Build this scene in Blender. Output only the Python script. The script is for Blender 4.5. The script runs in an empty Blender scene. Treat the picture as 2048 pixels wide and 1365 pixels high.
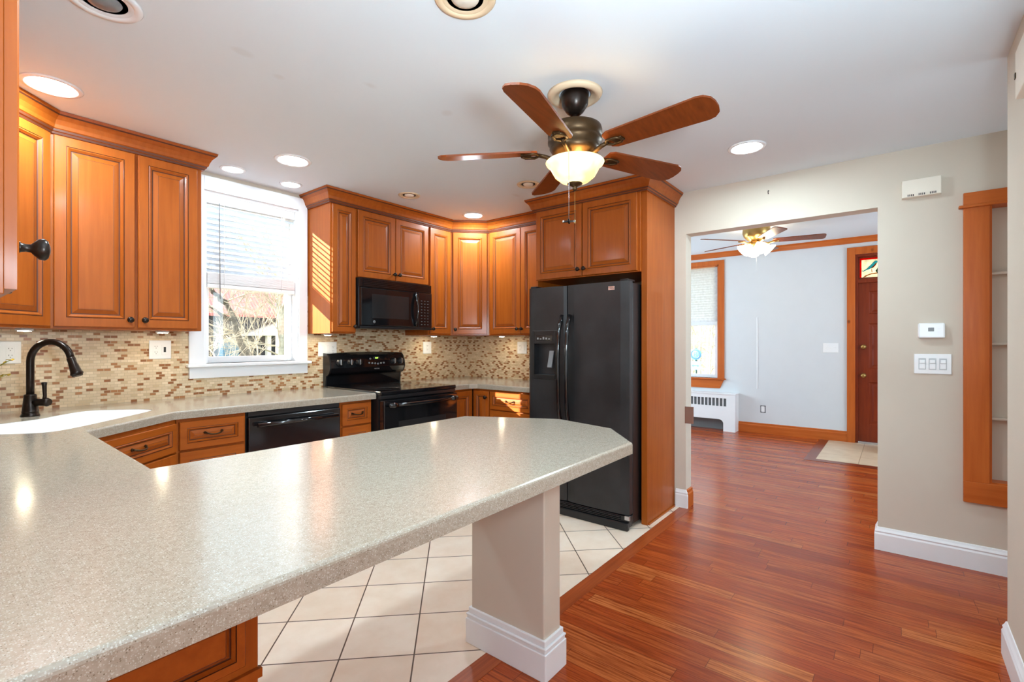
import bpy, bmesh, math, random
from mathutils import Matrix, Vector
PI = math.pi
C = bpy.context.scene.collection
SC = bpy.context.scene

# ------------------------------------------------------------------ camera, world, sun, exposure
F_PX = 964.3; EYE = 1.276; TH = 0.6742
cam = bpy.data.cameras.new('camera'); cam.sensor_width = 36; cam.lens = F_PX / 2048 * 36
cam.shift_y = (686.2 - 682.5) / 2048; cam.clip_start = 0.05
co = bpy.data.objects.new('camera', cam); C.objects.link(co)
co.location = (0, 0, EYE); co.rotation_euler = (PI / 2, 0, TH - PI / 2); SC.camera = co
SC.view_settings.view_transform = 'Standard'; SC.view_settings.look = 'None'
SC.view_settings.exposure = 0.88; SC.view_settings.gamma = 1.0
try: SC.view_settings.use_curve_mapping = False
except Exception: pass
SKY_STRENGTH = 1.2
SUN_STRENGTH = 15.0
CAN_STRENGTH = 155.0
w = bpy.data.worlds.new('sky'); SC.world = w; w.use_nodes = True
bg = w.node_tree.nodes['Background']; bg.inputs[0].default_value = (0.86, 0.93, 1.0, 1); bg.inputs[1].default_value = SKY_STRENGTH
SUN_DIR = Vector((1.45, -1.10, -0.62)).normalized()
sl = bpy.data.lights.new('sun', 'SUN'); sl.energy = SUN_STRENGTH; sl.angle = 0.009; sl.color = (1, 0.90, 0.74)
so = bpy.data.objects.new('sun', sl); C.objects.link(so)
so.rotation_euler = SUN_DIR.to_track_quat('-Z', 'Y').to_euler(); so.location = (-8, 12, 8)
def area(name, loc, size, direction, energy, color=(0.68, 0.88, 1.0)):
    l = bpy.data.lights.new(name, 'AREA'); l.shape = 'RECTANGLE'; l.size, l.size_y = size; l.energy = energy; l.color = color
    o = bpy.data.objects.new(name, l); C.objects.link(o); o.location = loc
    o.rotation_euler = Vector(direction).to_track_quat('-Z', 'Y').to_euler(); return o
# added unseen area lamps filling in for daylight in the dining and living rooms
area('dining_window_fill', (-3.3, -0.8, 1.5), (2.6, 1.7), (1, 0.15, 0.75), 6)
area('dining_back_fill', (-0.6, -3.1, 1.35), (2.4, 1.9), (0.3, 1, 0.8), 6)
area('living_left_fill', (5.7, 4.05, 1.5), (2.4, 1.6), (0, -1, 0.3), 62)  # added fill lamp in front of a solid wall, no window there
area('living_right_fill', (5.7, -2.45, 1.5), (2.0, 1.5), (0, 1, 0.3), 34)
# the photographer's flash, bounced off the ceiling beside the camera
area('bounce_flash', (0.35, -0.35, 1.55), (.35, .35), (0.6, 0.5, 1), 36, (0.68, 0.88, 1.0))
area('ceiling_fill_uplight', (1.0, -1.9, 1.75), (.5, .5), (0.1, 0.25, 1), 8, (0.68, 0.88, 1.0))  # bare uplight added to brighten the ceiling, no fixture is built
area('hall_fill', (3.3, -2.3, 1.5), (0.7, 1.4), (0, 1, 0), 8)  # area lamp inside the closed hall, which has no window

# ------------------------------------------------------------------ materials
def S(r, g, b):
    f = lambda c: (c / 255 / 12.92) if c / 255 <= 0.04045 else ((c / 255 + 0.055) / 1.055) ** 2.4
    return (f(r), f(g), f(b), 1)
class NT:
    def __init__(s, name):
        s.m = bpy.data.materials.new(name); s.m.use_nodes = True; s.t = s.m.node_tree
        s.p = s.t.nodes['Principled BSDF']; s.out = s.t.nodes['Material Output']
    def n(s, typ, **kw):
        nd = s.t.nodes.new(typ)
        for k, v in kw.items(): setattr(nd, k, v)
        return nd
    def l(s, a, b): s.t.links.new(a, b)
    def coord(s, scale=(1, 1, 1), rot=(0, 0, 0), loc=(0, 0, 0), kind='Object'):
        tc = s.n('ShaderNodeTexCoord'); mp = s.n('ShaderNodeMapping')
        mp.inputs['Scale'].default_value = scale; mp.inputs['Rotation'].default_value = rot; mp.inputs['Location'].default_value = loc
        s.l(tc.outputs[kind], mp.inputs[0]); return mp.outputs[0]
    def noise(s, vec, scale, detail=3, rough=0.5):
        nz = s.n('ShaderNodeTexNoise'); nz.inputs['Scale'].default_value = scale; nz.inputs['Detail'].default_value = detail
        nz.inputs['Roughness'].default_value = rough; s.l(vec, nz.inputs['Vector']); return nz.outputs['Fac']
    def ramp(s, fac, stops, interp='LINEAR'):
        r = s.n('ShaderNodeValToRGB'); r.color_ramp.interpolation = interp; e = r.color_ramp.elements
        while len(e) < len(stops): e.new(0.5)
        for i, (p, c) in enumerate(stops): e[i].position = p; e[i].color = c if len(c) == 4 else (*c, 1)
        s.l(fac, r.inputs[0]); return r.outputs[0]
    def mix(s, fac, a, b, blend='MIX'):
        x = s.n('ShaderNodeMix', data_type='RGBA', blend_type=blend)
        for sock, v in ((x.inputs[0], fac), (x.inputs[6], a), (x.inputs[7], b)):
            if hasattr(v, 'is_linked') or hasattr(v, 'links'): s.l(v, sock)
            else: sock.default_value = v
        return x.outputs[2]
    def math(s, op, a, b=0.0):
        x = s.n('ShaderNodeMath', operation=op)
        for sock, v in ((x.inputs[0], a), (x.inputs[1], b)):
            if isinstance(v, (int, float)): sock.default_value = v
            else: s.l(v, sock)
        return x.outputs[0]
    def bump(s, h, strength=0.2, dist=0.002):
        b = s.n('ShaderNodeBump'); b.inputs['Strength'].default_value = strength; b.inputs['Distance'].default_value = dist
        s.l(h, b.inputs['Height']); s.l(b.outputs[0], s.p.inputs['Normal'])
    def base(s, c):
        if isinstance(c, tuple): s.p.inputs['Base Color'].default_value = c
        else: s.l(c, s.p.inputs['Base Color'])
M = {}
def plain(name, col, rough=0.5, metal=0.0, noise=0.03, nscale=6, coat=0, bump=0.0, bscale=300):
    t = NT(name); v = t.coord()
    f = t.noise(v, nscale, 3)
    a = tuple(c * (1 - noise) for c in col[:3]) + (1,); b = tuple(min(1, c * (1 + noise)) for c in col[:3]) + (1,)
    t.base(t.ramp(f, [(0.3, a), (0.7, b)]))
    t.p.inputs['Roughness'].default_value = rough; t.p.inputs['Metallic'].default_value = metal
    if coat: t.p.inputs['Coat Weight'].default_value = coat; t.p.inputs['Coat Roughness'].default_value = 0.08
    if bump: t.bump(t.noise(v, bscale, 2), bump, 0.001)
    M[name] = t.m; return t.m
def wood(name, dark, light, scale=(18, 18, 1.3), rough=0.42, coat=0.12, ns=2.2, knots=False):
    t = NT(name); v = t.coord(scale=scale)
    f = t.noise(v, ns, 6, 0.6); v2 = t.coord(); g = t.noise(v2, 2.1, 2)
    c = t.ramp(f, [(0.3, dark), (0.7, light)])
    c = t.mix(0.3, c, t.ramp(g, [(0.3, dark), (0.75, light)]))
    if knots:
        vo = t.n('ShaderNodeTexVoronoi'); vo.inputs['Scale'].default_value = 2.4; t.l(t.coord(scale=(1, 1, 0.7)), vo.inputs['Vector'])
        k = t.ramp(vo.outputs['Distance'], [(0.03, (1, 1, 1)), (0.06, (0, 0, 0))])
        c = t.mix(k, c, tuple(x * 0.35 for x in dark[:3]) + (1,))
    t.base(c); t.p.inputs['Roughness'].default_value = rough
    t.p.inputs['Specular IOR Level'].default_value = 0.22; t.p.inputs['Coat Weight'].default_value = coat; t.p.inputs['Coat Roughness'].default_value = 0.15
    M[name] = t.m; return t.m
def emit(name, col, st):
    t = NT(name); t.base(col); t.p.inputs['Emission Color'].default_value = col; t.p.inputs['Emission Strength'].default_value = st
    M[name] = t.m; return t.m

wood('maple', S(154, 74, 18), S(176, 91, 27))
wood('maple_h', S(154, 74, 18), S(176, 91, 27), scale=(1.3, 18, 18))
plain('glaze', S(92, 44, 20), 0.5)
wood('fir', S(178, 84, 26), S(204, 108, 44), scale=(14, 14, 1.0), rough=0.4, knots=True)
wood('fir_h', S(178, 84, 26), S(204, 108, 44), scale=(14, 1.0, 14), rough=0.4, knots=True)
wood('mahogany', S(112, 38, 14), S(138, 54, 22), rough=0.35)
wood('pine', S(214, 178, 128), S(228, 196, 148), rough=0.5)
wood('blade_wood', S(98, 44, 14), S(132, 62, 22), scale=(2, 26, 26), rough=0.35)
plain('wall_beige', S(212, 200, 184), 0.75, noise=0.01, bump=0.08)
plain('wall_grey', S(214, 217, 220), 0.75, noise=0.01, bump=0.08)
plain('white_trim', S(240, 241, 243), 0.35, noise=0.01)
plain('white_plastic', S(242, 242, 242), 0.3, noise=0.005)
plain('shadow_plastic', S(196, 198, 200), 0.4)  # grey stands in for the shadow outlines round the slide switch paddles
plain('grey_plastic', S(128, 130, 132), 0.4)
plain('slot_dark', S(40, 40, 42), 0.6)
plain('cream', S(232, 206, 172), 0.5, noise=0.02)
plain('cream_pale', S(238, 228, 212), 0.5, noise=0.02)
plain('orb', S(44, 34, 28), 0.28, metal=0.6, noise=0.2, nscale=30)
plain('bronze', S(74, 54, 32), 0.38, metal=0.75, noise=0.1, nscale=20)
plain('brass', S(176, 142, 84), 0.3, metal=0.8)
plain('black_gloss', (0.006, 0.006, 0.007, 1), 0.09, noise=0.05, coat=0.5)
plain('black_satin', (0.010, 0.010, 0.011, 1), 0.33, noise=0.05)
plain('steel', S(190, 190, 192), 0.25, metal=0.9)
plain('mw_glass', (0.022, 0.020, 0.020, 1), 0.12, noise=0.05)
plain('sink_white', S(246, 244, 240), 0.2, noise=0.005)
plain('shade_fabric', S(226, 228, 230), 0.8, noise=0.02, nscale=60)
plain('leaf', S(176, 150, 52), 0.5, noise=0.25, nscale=40)
plain('leaf_green', S(110, 130, 60), 0.6, noise=0.3, nscale=40)
plain('bark', S(74, 74, 72), 0.9, noise=0.4, nscale=8)
plain('bark_pale', S(180, 182, 172), 0.9, noise=0.3, nscale=14)
plain('twig', S(176, 172, 160), 0.9, noise=0.25, nscale=8)
plain('grass', S(120, 125, 80), 0.95, noise=0.3, nscale=2)
t = NT('leaf_litter'); f = t.noise(t.coord(scale=(1, 1, .6)), 3.2, 8, .8); t.base(t.ramp(f, [(0.35, S(60, 62, 48)), (0.5, S(150, 138, 112)), (0.65, S(204, 194, 168))])); t.p.inputs['Roughness'].default_value = 1; M['leaf_litter'] = t.m
plain('house_dark', S(58, 66, 82), 0.8, noise=0.3, nscale=2)
plain('house_white', S(235, 233, 226), 0.8)
plain('blue_paint', S(80, 150, 196), 0.6)
plain('sign_blue', S(44, 86, 170), 0.4)
plain('sign_light_blue', S(92, 160, 214), 0.4)
plain('green_post', S(40, 70, 66), 0.5)
plain('key_grey', S(84, 84, 84), 0.5)
plain('led_print', S(150, 150, 150), 0.5)
emit('led_lens', (0.71, 0.90, 1.0, 1), CAN_STRENGTH)
emit('led_lens_small', (0.71, 0.90, 1.0, 1), CAN_STRENGTH * .12)
emit('puck_lens', (1, 0.86, 0.6, 1), 50.0)
emit('clock_led', (0.45, 0.9, 0.1, 1), 1.5)
emit('tulip_glass', (1, 0.88, 0.66, 1), 9.0)
t = NT('bowl_glass'); f = t.noise(t.coord(), 9, 2)
c = t.ramp(f, [(0.35, (1.0, 0.62, 0.18, 1)), (0.65, (1.0, 0.86, 0.46, 1))]); t.base(c)
t.l(c, t.p.inputs['Emission Color']); t.p.inputs['Emission Strength'].default_value = 1.0; t.p.inputs['Roughness'].default_value = 0.25; M['bowl_glass'] = t.m
# window glass: a thin clear pane
t = NT('clear_glass'); tr = t.n('ShaderNodeBsdfTransparent'); gl = t.n('ShaderNodeBsdfGlossy'); gl.inputs['Roughness'].default_value = 0.02
mx = t.n('ShaderNodeMixShader'); mx.inputs[0].default_value = 0.06
t.l(tr.outputs[0], mx.inputs[1]); t.l(gl.outputs[0], mx.inputs[2]); t.l(mx.outputs[0], t.out.inputs[0]); M['clear_glass'] = t.m
def backlit(name, col, sc=30, df=0.2):
    t = NT(name); d = t.n('ShaderNodeBsdfTranslucent'); d2 = t.n('ShaderNodeBsdfDiffuse'); mx = t.n('ShaderNodeMixShader'); mx.inputs[0].default_value = df; clear = .6 if name.startswith('glass') else 0
    f = t.noise(t.coord(), sc, 3); c = t.ramp(f, [(0.3, tuple(x * 0.85 for x in col[:3]) + (1,)), (0.7, col)])
    t.l(c, d.inputs[0]); t.l(c, d2.inputs[0]); t.l(d.outputs[0], mx.inputs[1]); t.l(d2.outputs[0], mx.inputs[2])
    if clear:
        tr = t.n('ShaderNodeBsdfTransparent'); t.l(c, tr.inputs[0]); m2 = t.n('ShaderNodeMixShader'); m2.inputs[0].default_value = clear; t.l(mx.outputs[0], m2.inputs[1]); t.l(tr.outputs[0], m2.inputs[2]); t.l(m2.outputs[0], t.out.inputs[0])
    else: t.l(mx.outputs[0], t.out.inputs[0])
    M[name] = t.m
backlit('glass_white', (1.0, 0.97, 0.86, 1)); backlit('glass_blue', S(110, 205, 225)); backlit('glass_orange', S(240, 110, 60)); backlit('glass_red', S(225, 40, 30))
backlit('glass_green', S(60, 100, 50)); backlit('glass_tan', S(215, 165, 120)); backlit('shade_light', S(232, 235, 238), df=.4); backlit('slat_white', S(206, 214, 224), df=.985)
# ceiling with faint patched spots
t = NT('ceiling_paint'); tc = t.n('ShaderNodeTexCoord'); col = S(226, 234, 240)
cur = None
for (x, y, rx, ry) in ((0.83, 2.05, 0.10, 0.06), (1.01, 2.11, 0.06, 0.05), (1.30, 1.86, 0.09, 0.05), (1.70, 1.78, 0.07, 0.07), (2.12, 2.25, 0.08, 0.05), (3.0, 2.35, 0.12, 0.06)):
    mp = t.n('ShaderNodeMapping'); mp.inputs['Location'].default_value = (-x / rx, -y / ry, 0); mp.inputs['Scale'].default_value = (1 / rx, 1 / ry, 0)
    t.l(tc.outputs['Object'], mp.inputs[0]); ln = t.n('ShaderNodeVectorMath', operation='LENGTH'); t.l(mp.outputs[0], ln.inputs[0])
    nz = t.noise(tc.outputs['Object'], 9, 2); s_ = t.math('ADD', ln.outputs['Value'], t.math('MULTIPLY', nz, 0.7))
    m_ = t.ramp(s_, [(0.55, (1, 1, 1)), (0.85, (0, 0, 0))]); cur = m_ if cur is None else t.math('MAXIMUM', cur, m_)
t.base(t.mix(t.math('MULTIPLY', cur, 0.5), col, S(216, 219, 221))); t.p.inputs['Roughness'].default_value = 0.95; t.p.inputs['Specular IOR Level'].default_value = 0.15; M['ceiling_paint'] = t.m
# countertop: speckled solid surface
t = NT('counter_stone'); v = t.coord()
base = t.ramp(t.noise(v, 90, 4, 0.7), [(0.35, S(158, 145, 128)), (0.65, S(174, 161, 144))])
def speck(vec, sc, thr, rnd):
    vo = t.n('ShaderNodeTexVoronoi'); vo.inputs['Scale'].default_value = sc; t.l(vec, vo.inputs['Vector'])
    d = t.math('LESS_THAN', vo.outputs['Distance'], thr)
    sep = t.n('ShaderNodeSeparateColor'); t.l(vo.outputs['Color'], sep.inputs[0])
    return t.math('MULTIPLY', d, t.math('GREATER_THAN', sep.outputs[0], rnd))
base = t.mix(speck(v, 260, 0.33, 0.6), base, S(194, 186, 172)); base = t.mix(speck(v, 330, 0.3, 0.75), base, S(124, 110, 92)); base = t.mix(speck(v, 420, 0.35, 0.5), base, S(186, 178, 164))
t.base(base); t.p.inputs['Roughness'].default_value = 0.18; t.p.inputs['Coat Weight'].default_value = 0.25; t.p.inputs['Coat Roughness'].default_value = 0.1; M['counter_stone'] = t.m
# mosaic backsplash (u = along the wall, v = height)
def mosaic(name, axis):
    t = NT(name); tc = t.n('ShaderNodeTexCoord'); sp = t.n('ShaderNodeSeparateXYZ'); t.l(tc.outputs['Object'], sp.inputs[0])
    cb = t.n('ShaderNodeCombineXYZ'); t.l(sp.outputs[axis], cb.inputs[0]); t.l(sp.outputs[2], cb.inputs[1])
    def brick(c1, c2, mort, ms):
        b = t.n('ShaderNodeTexBrick'); b.offset = 0.5; b.inputs['Scale'].default_value = 1; b.inputs['Brick Width'].default_value = 0.032; b.inputs['Row Height'].default_value = 0.0163
        b.inputs['Mortar Size'].default_value = ms; b.inputs['Mortar Smooth'].default_value = 0.1; b.inputs['Color1'].default_value = c1; b.inputs['Color2'].default_value = c2; b.inputs['Mortar'].default_value = mort
        t.l(cb.outputs[0], b.inputs['Vector']); return b
    b = brick((0, 0, 0, 1), (1, 1, 1, 1), (0, 0, 0, 1), 0.0)
    nz = t.noise(tc.outputs['Object'], 8, 2)
    tile = t.ramp(b.outputs['Color'], [(0.0, S(214, 190, 154)), (0.12, S(222, 200, 166)), (0.27, S(204, 178, 140)), (0.40, S(228, 206, 174)), (0.52, S(214, 190, 156)), (0.66, S(220, 198, 164)), (0.79, S(146, 92, 50)), (0.90, S(170, 116, 70))], 'CONSTANT')
    b2 = brick((0, 0, 0, 1), (0, 0, 0, 1), (1, 1, 1, 1), 0.0012)
    t.base(t.mix(b2.outputs['Fac'], tile, S(196, 174, 142))); t.p.inputs['Roughness'].default_value = 0.32; t.bump(t.math('SUBTRACT', 1.0, b2.outputs['Fac']), 0.35, 0.001); M[name] = t.m
mosaic('mosaic_x', 0); mosaic('mosaic_y', 1)
# hardwood strip floor, boards running along Y
def strip_floor(name, cols, wd=0.075, ln=0.95):
    t = NT(name); tc = t.n('ShaderNodeTexCoord'); sp = t.n('ShaderNodeSeparateXYZ'); t.l(tc.outputs['Object'], sp.inputs[0])
    row = t.math('FLOOR', t.math('DIVIDE', sp.outputs[0], wd)); wn = t.n('ShaderNodeTexWhiteNoise', noise_dimensions='1D'); t.l(row, wn.inputs['W'])
    sh = t.math('ADD', sp.outputs[1], t.math('MULTIPLY', wn.outputs['Value'], ln * 7)); cb = t.n('ShaderNodeCombineXYZ'); t.l(sh, cb.inputs[0]); t.l(sp.outputs[0], cb.inputs[1])
    def brick(c1, c2, mort, ms):
        b = t.n('ShaderNodeTexBrick'); b.offset = 0.37; b.offset_frequency = 2; b.inputs['Scale'].default_value = 1; b.inputs['Brick Width'].default_value = ln; b.inputs['Row Height'].default_value = wd
        b.inputs['Mortar Size'].default_value = ms; b.inputs['Mortar Smooth'].default_value = 0.0; b.inputs['Color1'].default_value = c1; b.inputs['Color2'].default_value = c2; b.inputs['Mortar'].default_value = mort
        t.l(cb.outputs[0], b.inputs['Vector']); return b
    b = brick((0, 0, 0, 1), (1, 1, 1, 1), (0, 0, 0, 1), 0.0); n_ = len(cols)
    c = t.ramp(b.outputs['Color'], [(i / n_, cc) for i, cc in enumerate(cols)], 'LINEAR')
    mp = t.n('ShaderNodeMapping'); mp.inputs['Scale'].default_value = (3, 60, 1); t.l(cb.outputs[0], mp.inputs[0])
    ad = t.n('ShaderNodeVectorMath', operation='ADD'); t.l(mp.outputs[0], ad.inputs[0]); t.l(b.outputs['Color'], ad.inputs[1])
    g = t.noise(ad.outputs[0], 1.6, 5, 0.65); c = t.mix(t.ramp(g, [(0.35, (1, 1, 1)), (0.62, (0, 0, 0))]), c, S(132, 52, 18))
    b2 = brick((0, 0, 0, 1), (0, 0, 0, 1), (1, 1, 1, 1), 0.0011); c = t.mix(t.math('MULTIPLY', b2.outputs['Fac'], 0.75), c, S(84, 34, 14))
    t.base(c); t.p.inputs['Roughness'].default_value = 0.26; t.p.inputs['Specular IOR Level'].default_value = 0.28; t.p.inputs['Coat Weight'].default_value = 0.04; t.p.inputs['Coat Roughness'].default_value = 0.14
    t.bump(t.noise(t.coord(scale=(6, 1, 1)), 5, 2), 0.12, 0.004); M[name] = t.m
strip_floor('oak_red', [S(176, 74, 28), S(192, 90, 36), S(162, 66, 26), S(186, 84, 34), S(206, 118, 58), S(170, 70, 28), S(196, 98, 42), S(158, 64, 26)])
wood('oak_border', S(138, 58, 24), S(180, 88, 42), scale=(1.2, 40, 40), rough=0.28, coat=0.3, ns=1.8)
wood('oak_border_dark', S(104, 38, 20), S(128, 52, 28), scale=(40, 2, 40), rough=0.28, coat=0.3, ns=1.8)
# diagonal ceramic tile
def ceramic(name, pitch, u0, v0, rot, c1, c2, grout, gw):
    t = NT(name); tc = t.n('ShaderNodeTexCoord'); mp = t.n('ShaderNodeMapping'); mp.vector_type = 'POINT'
    mp.inputs['Rotation'].default_value = (0, 0, rot); t.l(tc.outputs['Object'], mp.inputs[0]); sp = t.n('ShaderNodeSeparateXYZ'); t.l(mp.outputs[0], sp.inputs[0])
    ms = []; ids = []
    for o, off in ((sp.outputs[0], u0), (sp.outputs[1], v0)):
        q = t.math('DIVIDE', t.math('SUBTRACT', o, off), pitch); fr = t.math('FRACT', q); ids.append(t.math('FLOOR', q))
        ms.append(t.math('GREATER_THAN', t.math('ABSOLUTE', t.math('SUBTRACT', fr, 0.5)), 0.5 - gw / pitch / 2))
    g = t.math('MAXIMUM', ms[0], ms[1]); cb = t.n('ShaderNodeCombineXYZ'); t.l(ids[0], cb.inputs[0]); t.l(ids[1], cb.inputs[1])
    wn = t.n('ShaderNodeTexWhiteNoise', noise_dimensions='2D'); t.l(cb.outputs[0], wn.inputs['Vector'])
    nz = t.noise(t.coord(), 7, 5, 0.6); f = t.math('ADD', t.math('MULTIPLY', nz, 0.75), t.math('MULTIPLY', wn.outputs['Value'], 0.25))
    t.base(t.mix(g, t.ramp(f, [(0.3, c1), (0.7, c2)]), grout)); t.p.inputs['Roughness'].default_value = 0.38; t.bump(t.math('SUBTRACT', 1.0, g), 0.4, 0.002); M[name] = t.m
# rot=45deg: x' = (x-y)/sqrt2, y' = (x+y)/sqrt2
ceramic('floor_tile', 0.298, -0.775, 2.005, PI / 4, S(234, 206, 180), S(246, 226, 206), S(92, 66, 46), 0.006)
ceramic('mat_tile', 0.38, 6.21, 0.70, 0, S(206, 178, 148), S(224, 202, 174), S(170, 140, 110), 0.006)
# grooved metal roof, house stripes
t = NT('red_roof'); wv = t.n('ShaderNodeTexWave'); wv.inputs['Scale'].default_value = 3; t.l(t.coord(rot=(0, 0, 0.3)), wv.inputs['Vector'])
t.base(t.ramp(wv.outputs['Fac'], [(0.2, S(186, 96, 96)), (0.8, S(212, 128, 126))])); M['red_roof'] = t.m
# worn black textured appliance finish
t = NT('fridge_black'); v = t.coord(); t.base(t.ramp(t.noise(v, 5, 3), [(0.35, (0.012, 0.012, 0.013, 1)), (0.75, (0.026, 0.026, 0.028, 1))]))
t.l(t.math('ADD', t.math('MULTIPLY', t.noise(v, 3, 4), 0.30), 0.22), t.p.inputs['Roughness']); t.bump(t.noise(v, 260, 2), 0.35, 0.0012); M['fridge_black'] = t.m

# ------------------------------------------------------------------ mesh helpers
MATRIX = {}
def bx(bm, x0, x1, y0, y1, z0, z1, bev=0.0, mi=0, seg=2):
    vs = [bm.verts.new((x, y, z)) for x in (x0, x1) for y in (y0, y1) for z in (z0, z1)]
    fs = [bm.faces.new([vs[i] for i in q]) for q in ((0, 1, 3, 2), (4, 6, 7, 5), (0, 4, 5, 1), (2, 3, 7, 6), (0, 2, 6, 4), (1, 5, 7, 3))]
    for f in fs: f.material_index = mi
    if bev:
        es = list({e for f in fs for e in f.edges})
        r = bmesh.ops.bevel(bm, geom=es, offset=bev, segments=seg, affect='EDGES', profile=0.5)
        for f in r['faces']: f.material_index = mi
    return bm
def box(*a, **k): return bx(bmesh.new(), *a, **k)
def rings(bm, loops, mis=None, close_start=True, close_end=True, wrap=True, smooth=False):
    """skin successive vertex loops (lists of coords)"""
    L = [[bm.verts.new(p) for p in lp] for lp in loops]; n = len(L[0])
    for i in range(len(L) - 1):
        for j in range(n if wrap else n - 1):
            k = (j + 1) % n
            try: f = bm.faces.new((L[i][j], L[i][k], L[i + 1][k], L[i + 1][j]))
            except ValueError: continue
            f.smooth = smooth
            if mis: f.material_index = mis[i]
    if close_start and wrap: f = bm.faces.new(L[0][::-1]); f.material_index = mis[0] if mis else 0
    if close_end and wrap: f = bm.faces.new(L[-1]); f.material_index = mis[-1] if mis else 0
    return bm
def lathe(bm, prof, n=32, center=(0, 0, 0), axis='Z', close=True, mis=None, sx=1, sy=1):
    loops = []
    for r, z in prof:
        lp = []
        for i in range(n):
            a = 2 * PI * i / n; x, y = max(r, 1e-5) * math.cos(a) * sx, max(r, 1e-5) * math.sin(a) * sy
            p = (x, y, z) if axis == 'Z' else ((z, x, y) if axis == 'X' else (y, z, x))
            lp.append((p[0] + center[0], p[1] + center[1], p[2] + center[2]))
        loops.append(lp)
    return rings(bm, loops, mis=mis, close_start=close, close_end=close, smooth=True)
def tube(bm, pts, r, n=8, caps=True):
    pts = [Vector(p) for p in pts]; rs = r if isinstance(r, (list, tuple)) else [r] * len(pts); loops = []
    up = None
    for i, p in enumerate(pts):
        d = (pts[min(i + 1, len(pts) - 1)] - pts[max(i - 1, 0)]).normalized()
        if up is None: up = Vector((0, 0, 1)) if abs(d.z) < 0.9 else Vector((1, 0, 0))
        u = (up - d * up.dot(d)); u = u.normalized() if u.length > 1e-6 else d.orthogonal().normalized(); up = u; v = d.cross(u)
        loops.append([tuple(p + (u * math.cos(2 * PI * k / n) + v * math.sin(2 * PI * k / n)) * rs[i]) for k in range(n)])
    return rings(bm, loops, close_start=caps, close_end=caps, smooth=True)
def offset_poly(pts, d):
    """offset a CCW polygon inward by d"""
    n = len(pts); out = []
    for i in range(n):
        p0, p1, p2 = Vector(pts[i - 1]), Vector(pts[i]), Vector(pts[(i + 1) % n])
        a = (p1 - p0).normalized(); b = (p2 - p1).normalized(); na, nb = Vector((-a.y, a.x)), Vector((-b.y, b.x))
        m = (na + nb); k = m.length_squared
        out.append(tuple(p1 + m * (2 * d / k)) if k > 1e-6 else tuple(p1 + na * d))
    return out
def slab(bm, poly, z0, z1, r=0.008, holes=()):
    """plate with a rounded top edge; holes are CW-agnostic loops"""
    lo = [[(*p, z0) for p in poly]]; seg = 4
    lo.append([(*p, z1 - r) for p in poly])
    for i in range(1, seg + 1):
        a = PI / 2 * i / seg; lo.append([(*p, z1 - r + r * math.sin(a)) for p in offset_poly(poly, r * (1 - math.cos(a)))])
    L = [[bm.verts.new(p) for p in lp] for lp in lo]; n = len(poly)
    for i in range(len(L) - 1):
        for j in range(n): bm.faces.new((L[i][j], L[i][(j + 1) % n], L[i + 1][(j + 1) % n], L[i + 1][j]))
    def fill(loop, z, flip):
        es = [bm.edges.get((loop[j], loop[(j + 1) % n])) for j in range(n)]; hs = []
        for h in holes:
            vs = [bm.verts.new((*p, z)) for p in h]; hs.append(vs); es += [bm.edges.new((vs[j], vs[(j + 1) % len(vs)])) for j in range(len(vs))]
        bmesh.ops.triangle_fill(bm, edges=es, use_beauty=True, normal=(0, 0, -1 if flip else 1)); return hs
    ht = fill(L[-1], z1, False); hb = fill(L[0], z0, True)
    for a, b in zip(ht, hb):
        for j in range(len(a)): bm.faces.new((a[j], b[j], b[(j + 1) % len(a)], a[(j + 1) % len(a)]))
    bmesh.ops.recalc_face_normals(bm, faces=bm.faces); return bm
def prism(bm, poly, z0, z1, mi=0):
    return rings(bm, [[(*p, z0) for p in poly], [(*p, z1) for p in poly]], mis=[mi, mi])
def prismY(bm, poly, y0, y1, mi=0):
    """poly in (x,z), extruded along y"""
    return rings(bm, [[(p[0], y0, p[1]) for p in poly], [(p[0], y1, p[1]) for p in poly]], mis=[mi, mi])
def sweep(bm, path, prof, mis=None):
    """mitred moulding: path in plan (x,y), prof = [(out, z)], out = to the right of travel"""
    n = len(path); loops = []
    for i in range(n):
        p = Vector(path[i]); a = (p - Vector(path[i - 1])).normalized() if i else None; b = (Vector(path[i + 1]) - p).normalized() if i < n - 1 else None
        if a is None: m = Vector((b.y, -b.x))
        elif b is None: m = Vector((a.y, -a.x))
        else:
            na, nb = Vector((a.y, -a.x)), Vector((b.y, -b.x)); s = na + nb; m = s * (2 / s.length_squared)
        loops.append([(p.x + m.x * o, p.y + m.y * o, z) for o, z in prof])
    L = [[bm.verts.new(q) for q in lp] for lp in loops]; k = len(prof)
    for i in range(n - 1):
        for j in range(k):
            f = bm.faces.new((L[i][j], L[i][(j + 1) % k], L[i + 1][(j + 1) % k], L[i + 1][j]))
            if mis: f.material_index = mis[j]
    bm.faces.new(L[0][::-1]); bm.faces.new(L[-1]); return bm
def build(name, bm, mats, parent=None, world=False, bevel=0.0):
    """link a bmesh as ONE object; world=True: its coordinates are world ones, made local to the parent"""
    bmesh.ops.remove_doubles(bm, verts=bm.verts, dist=1e-6)
    bmesh.ops.recalc_face_normals(bm, faces=bm.faces)
    if parent is not None and world: bmesh.ops.transform(bm, matrix=MATRIX[parent.name].inverted(), verts=bm.verts)
    me = bpy.data.meshes.new(name); bm.to_mesh(me); bm.free()
    for m in (mats if isinstance(mats, (list, tuple)) else [mats]): me.materials.append(M[m] if isinstance(m, str) else m)
    o = bpy.data.objects.new(name, me); C.objects.link(o)
    if parent is not None: o.parent = parent; MATRIX[o.name] = MATRIX[parent.name].copy()
    else: MATRIX[o.name] = Matrix.Identity(4)
    if bevel:
        b = o.modifiers.new('bevel', 'BEVEL'); b.width = bevel; b.segments = 2; b.limit_method = 'ANGLE'
    return o
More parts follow.
